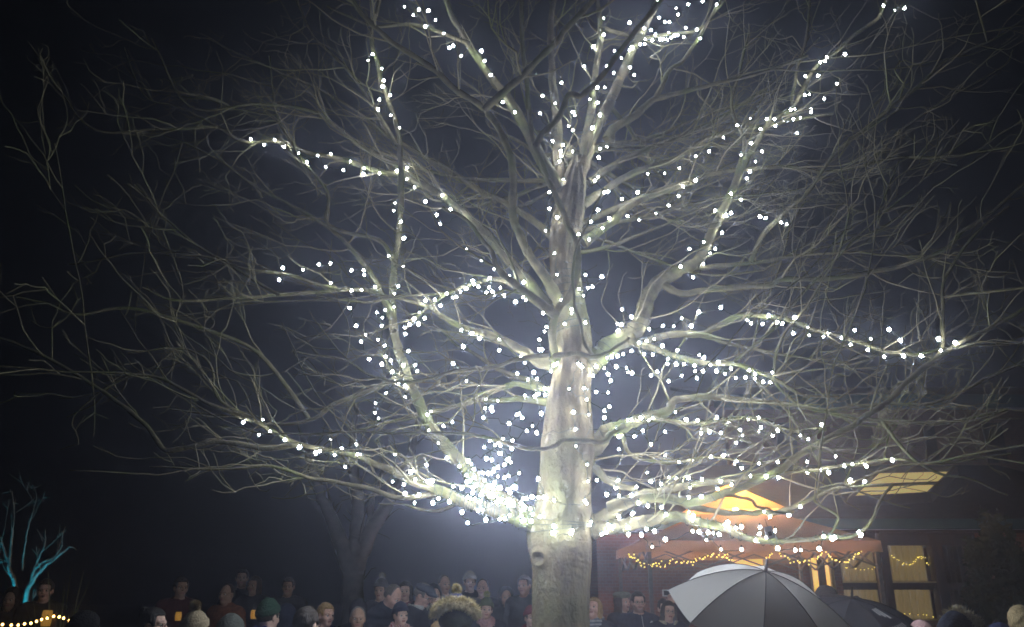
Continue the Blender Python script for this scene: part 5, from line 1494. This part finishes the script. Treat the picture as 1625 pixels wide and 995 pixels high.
# ---------------------------------------------------------------- umbrellas
def umbrella(label, apex, ax_, R_, sag, mat, seed, spin, marks=None, shaft=.86):
    root = empty("umbrella", apex); tag(root, label, "umbrella")
    zq = Vector(nrm(np.array(ax_))).to_track_quat('Z', 'X')
    root.rotation_mode = 'QUATERNION'; root.rotation_quaternion = zq
    NR, NT = 14, 64
    def prof(u): return -sag * (u ** 1.9) - .02 * u
    for k in range(8):
        V, F = [], []
        for i in range(NR + 1):
            u = i / NR
            for j in range(9):
                s = j / 8
                th = spin + (k + s) * 2 * math.pi / 8
                dip = 4 * s * (1 - s)
                r = R_ * u * (1 - .075 * dip * u) * math.cos(math.pi / 8) / math.cos((s - .5) * math.pi / 4) if False else R_ * u * (1 - .085 * dip * u)
                V.append((r * math.cos(th), r * math.sin(th), prof(u) - .028 * dip * u * (1 - .35 * u)))
        g = np.arange((NR + 1) * 9).reshape(NR + 1, 9)
        F = np.stack([g[:-1, :-1], g[1:, :-1], g[1:, 1:], g[:-1, 1:]], -1).reshape(-1, 4)
        add("panel", mesh_np("panel", V, F), mat, root)
        th = spin + k * 2 * math.pi / 8
        m = MB(); m.tube([(R_ * u * math.cos(th), R_ * u * math.sin(th), prof(u) + .002) for u in np.linspace(.02, 1, 12)], .0022, 5); m.build("seam", M_SEAM, root, True)
        m = MB(); m.tube([(R_ * u * math.cos(th), R_ * u * math.sin(th), prof(u) - .008) for u in np.linspace(.02, 1.01, 12)], .0025, 5); m.build("rib", M_STEEL, root, True)
        m = MB(); m.tube([(.012 * math.cos(th), .012 * math.sin(th), -.38), (R_ * .48 * math.cos(th), R_ * .48 * math.sin(th), prof(.48) - .012)], .0025, 5); m.build("stretcher", M_STEEL, root, True)
    m = MB(); m.tube([(0, 0, -.005), (0, 0, .02), (0, 0, .075), (0, 0, .085)], [.016, .010, .006, .003], 10); m.build("ferrule", M_BLACK, root, True)
    m = MB(); m.tube([(0, 0, 0), (0, 0, -shaft)], .007, 8); m.build("shaft", M_STEEL, root, True)
    a = np.linspace(0, math.pi, 9)
    m = MB(); m.tube([(0, 0, -shaft + .02), (0, 0, -shaft - .06)] + [(.045 - .045 * math.cos(q), 0, -shaft - .07 - .045 * math.sin(q)) for q in a], .013, 8); m.build("handle", M_BLACK, root, True)
    if marks:
        for u0, u1, s0, s1 in marks:
            def pp(u, th): 
                r = R_ * u; return np.array([r * math.cos(th), r * math.sin(th), prof(u) - .012 * u + .006])
            V = [pp(u0, s0), pp(u0, s1), pp(u1, s1), pp(u1, s0)]
            add("printed_mark", mesh_np("printed_mark", V, np.array([(0, 1, 2, 3)]), False), mat_noise("grey_print", (.30, .31, .33), (.36, .37, .39), scale=30, bump=0), root)
    return root
M_SEAM = cloth("seam_dark", (.02, .021, .022))
def fabric(name, c):
    m, nt, b = nodes_of(name)
    b.inputs['Base Color'].default_value = (*c, 1); b.inputs['Roughness'].default_value = .55; b.inputs['Specular IOR Level'].default_value = .4
    tl = nt.nodes.new('ShaderNodeBsdfTranslucent'); tl.inputs[0].default_value = (*c, 1); ms = nt.nodes.new('ShaderNodeMixShader'); ms.inputs[0].default_value = .5
    nt.links.new(b.outputs[0], ms.inputs[1]); nt.links.new(tl.outputs[0], ms.inputs[2]); nt.links.new(ms.outputs[0], nt.nodes['Material Output'].inputs['Surface'])
    nz = nt.nodes.new("ShaderNodeTexNoise"); nz.inputs['Scale'].default_value = 420; bp = nt.nodes.new("ShaderNodeBump"); bp.inputs['Strength'].default_value = .12; bp.inputs['Distance'].default_value = .002
    nt.links.new(nz.outputs['Fac'], bp.inputs['Height']); nt.links.new(bp.outputs[0], b.inputs['Normal'])
    return m
M_UG = fabric("umbrella_grey", (.42, .425, .41)); M_UN = fabric("umbrella_navy", (.016, .020, .032))
ap = at(1215, 907, 5.5); axv = nrm(np.array([.12, -.41, .90]))
umbrella("large grey umbrella with dark seams tilted back over its bearer", ap, axv, .595, .25, M_UG, 1, .25)
hnd = ap - axv * .93
person("person hidden under the large grey umbrella, one hand on its shaft", 1222, 962, 5.72, yaw=175, hair='short_hair', hairc='dark', coat=(.03, .03, .035), pose='hold')
ap2 = at(1352, 950, 6.2); axv2 = nrm(np.array([.02, -.30, .95]))
mk_ = [(.30, .42, 3.55, 3.62), (.30, .46, 3.66, 3.73), (.30, .50, 3.77, 3.84)] + [(.60, .66, 3.45 + q * .075, 3.49 + q * .075) for q in range(7)] + [(.69, .73, 3.50 + q * .06, 3.535 + q * .06) for q in range(7)]
umbrella("dark navy umbrella with pale printed mark overlapping the grey one", ap2, axv2, .56, .20, M_UN, 2, .15, marks=mk_)
print("people", PEOPLE_N, "tris", sum(len(o.data.loop_triangles) if o.type == 'MESH' and not o.data.calc_loop_triangles() else 0 for o in col.objects))
# ---------------------------------------------------------------- damp night air
mb = MB(); mb.box(-59, 59, -29, 89, -1.6, 14.0)
M_HAZE = bpy.data.materials.new("haze"); M_HAZE.use_nodes = True
nt = M_HAZE.node_tree; nt.nodes.clear()
pv = nt.nodes.new("ShaderNodeVolumePrincipled")
pv.inputs['Color'].default_value = (0.70, 0.76, 1.0, 1)
pv.inputs['Density'].default_value = HAZE_DENSITY
pv.inputs['Anisotropy'].default_value = HAZE_ANISO
ou = nt.nodes.new("ShaderNodeOutputMaterial")
nt.links.new(pv.outputs[0], ou.inputs['Volume'])
haze = mb.build("haze", M_HAZE)
tag(haze, "pale damp air glowing round the fairy lights", "haze", kind="stuff")
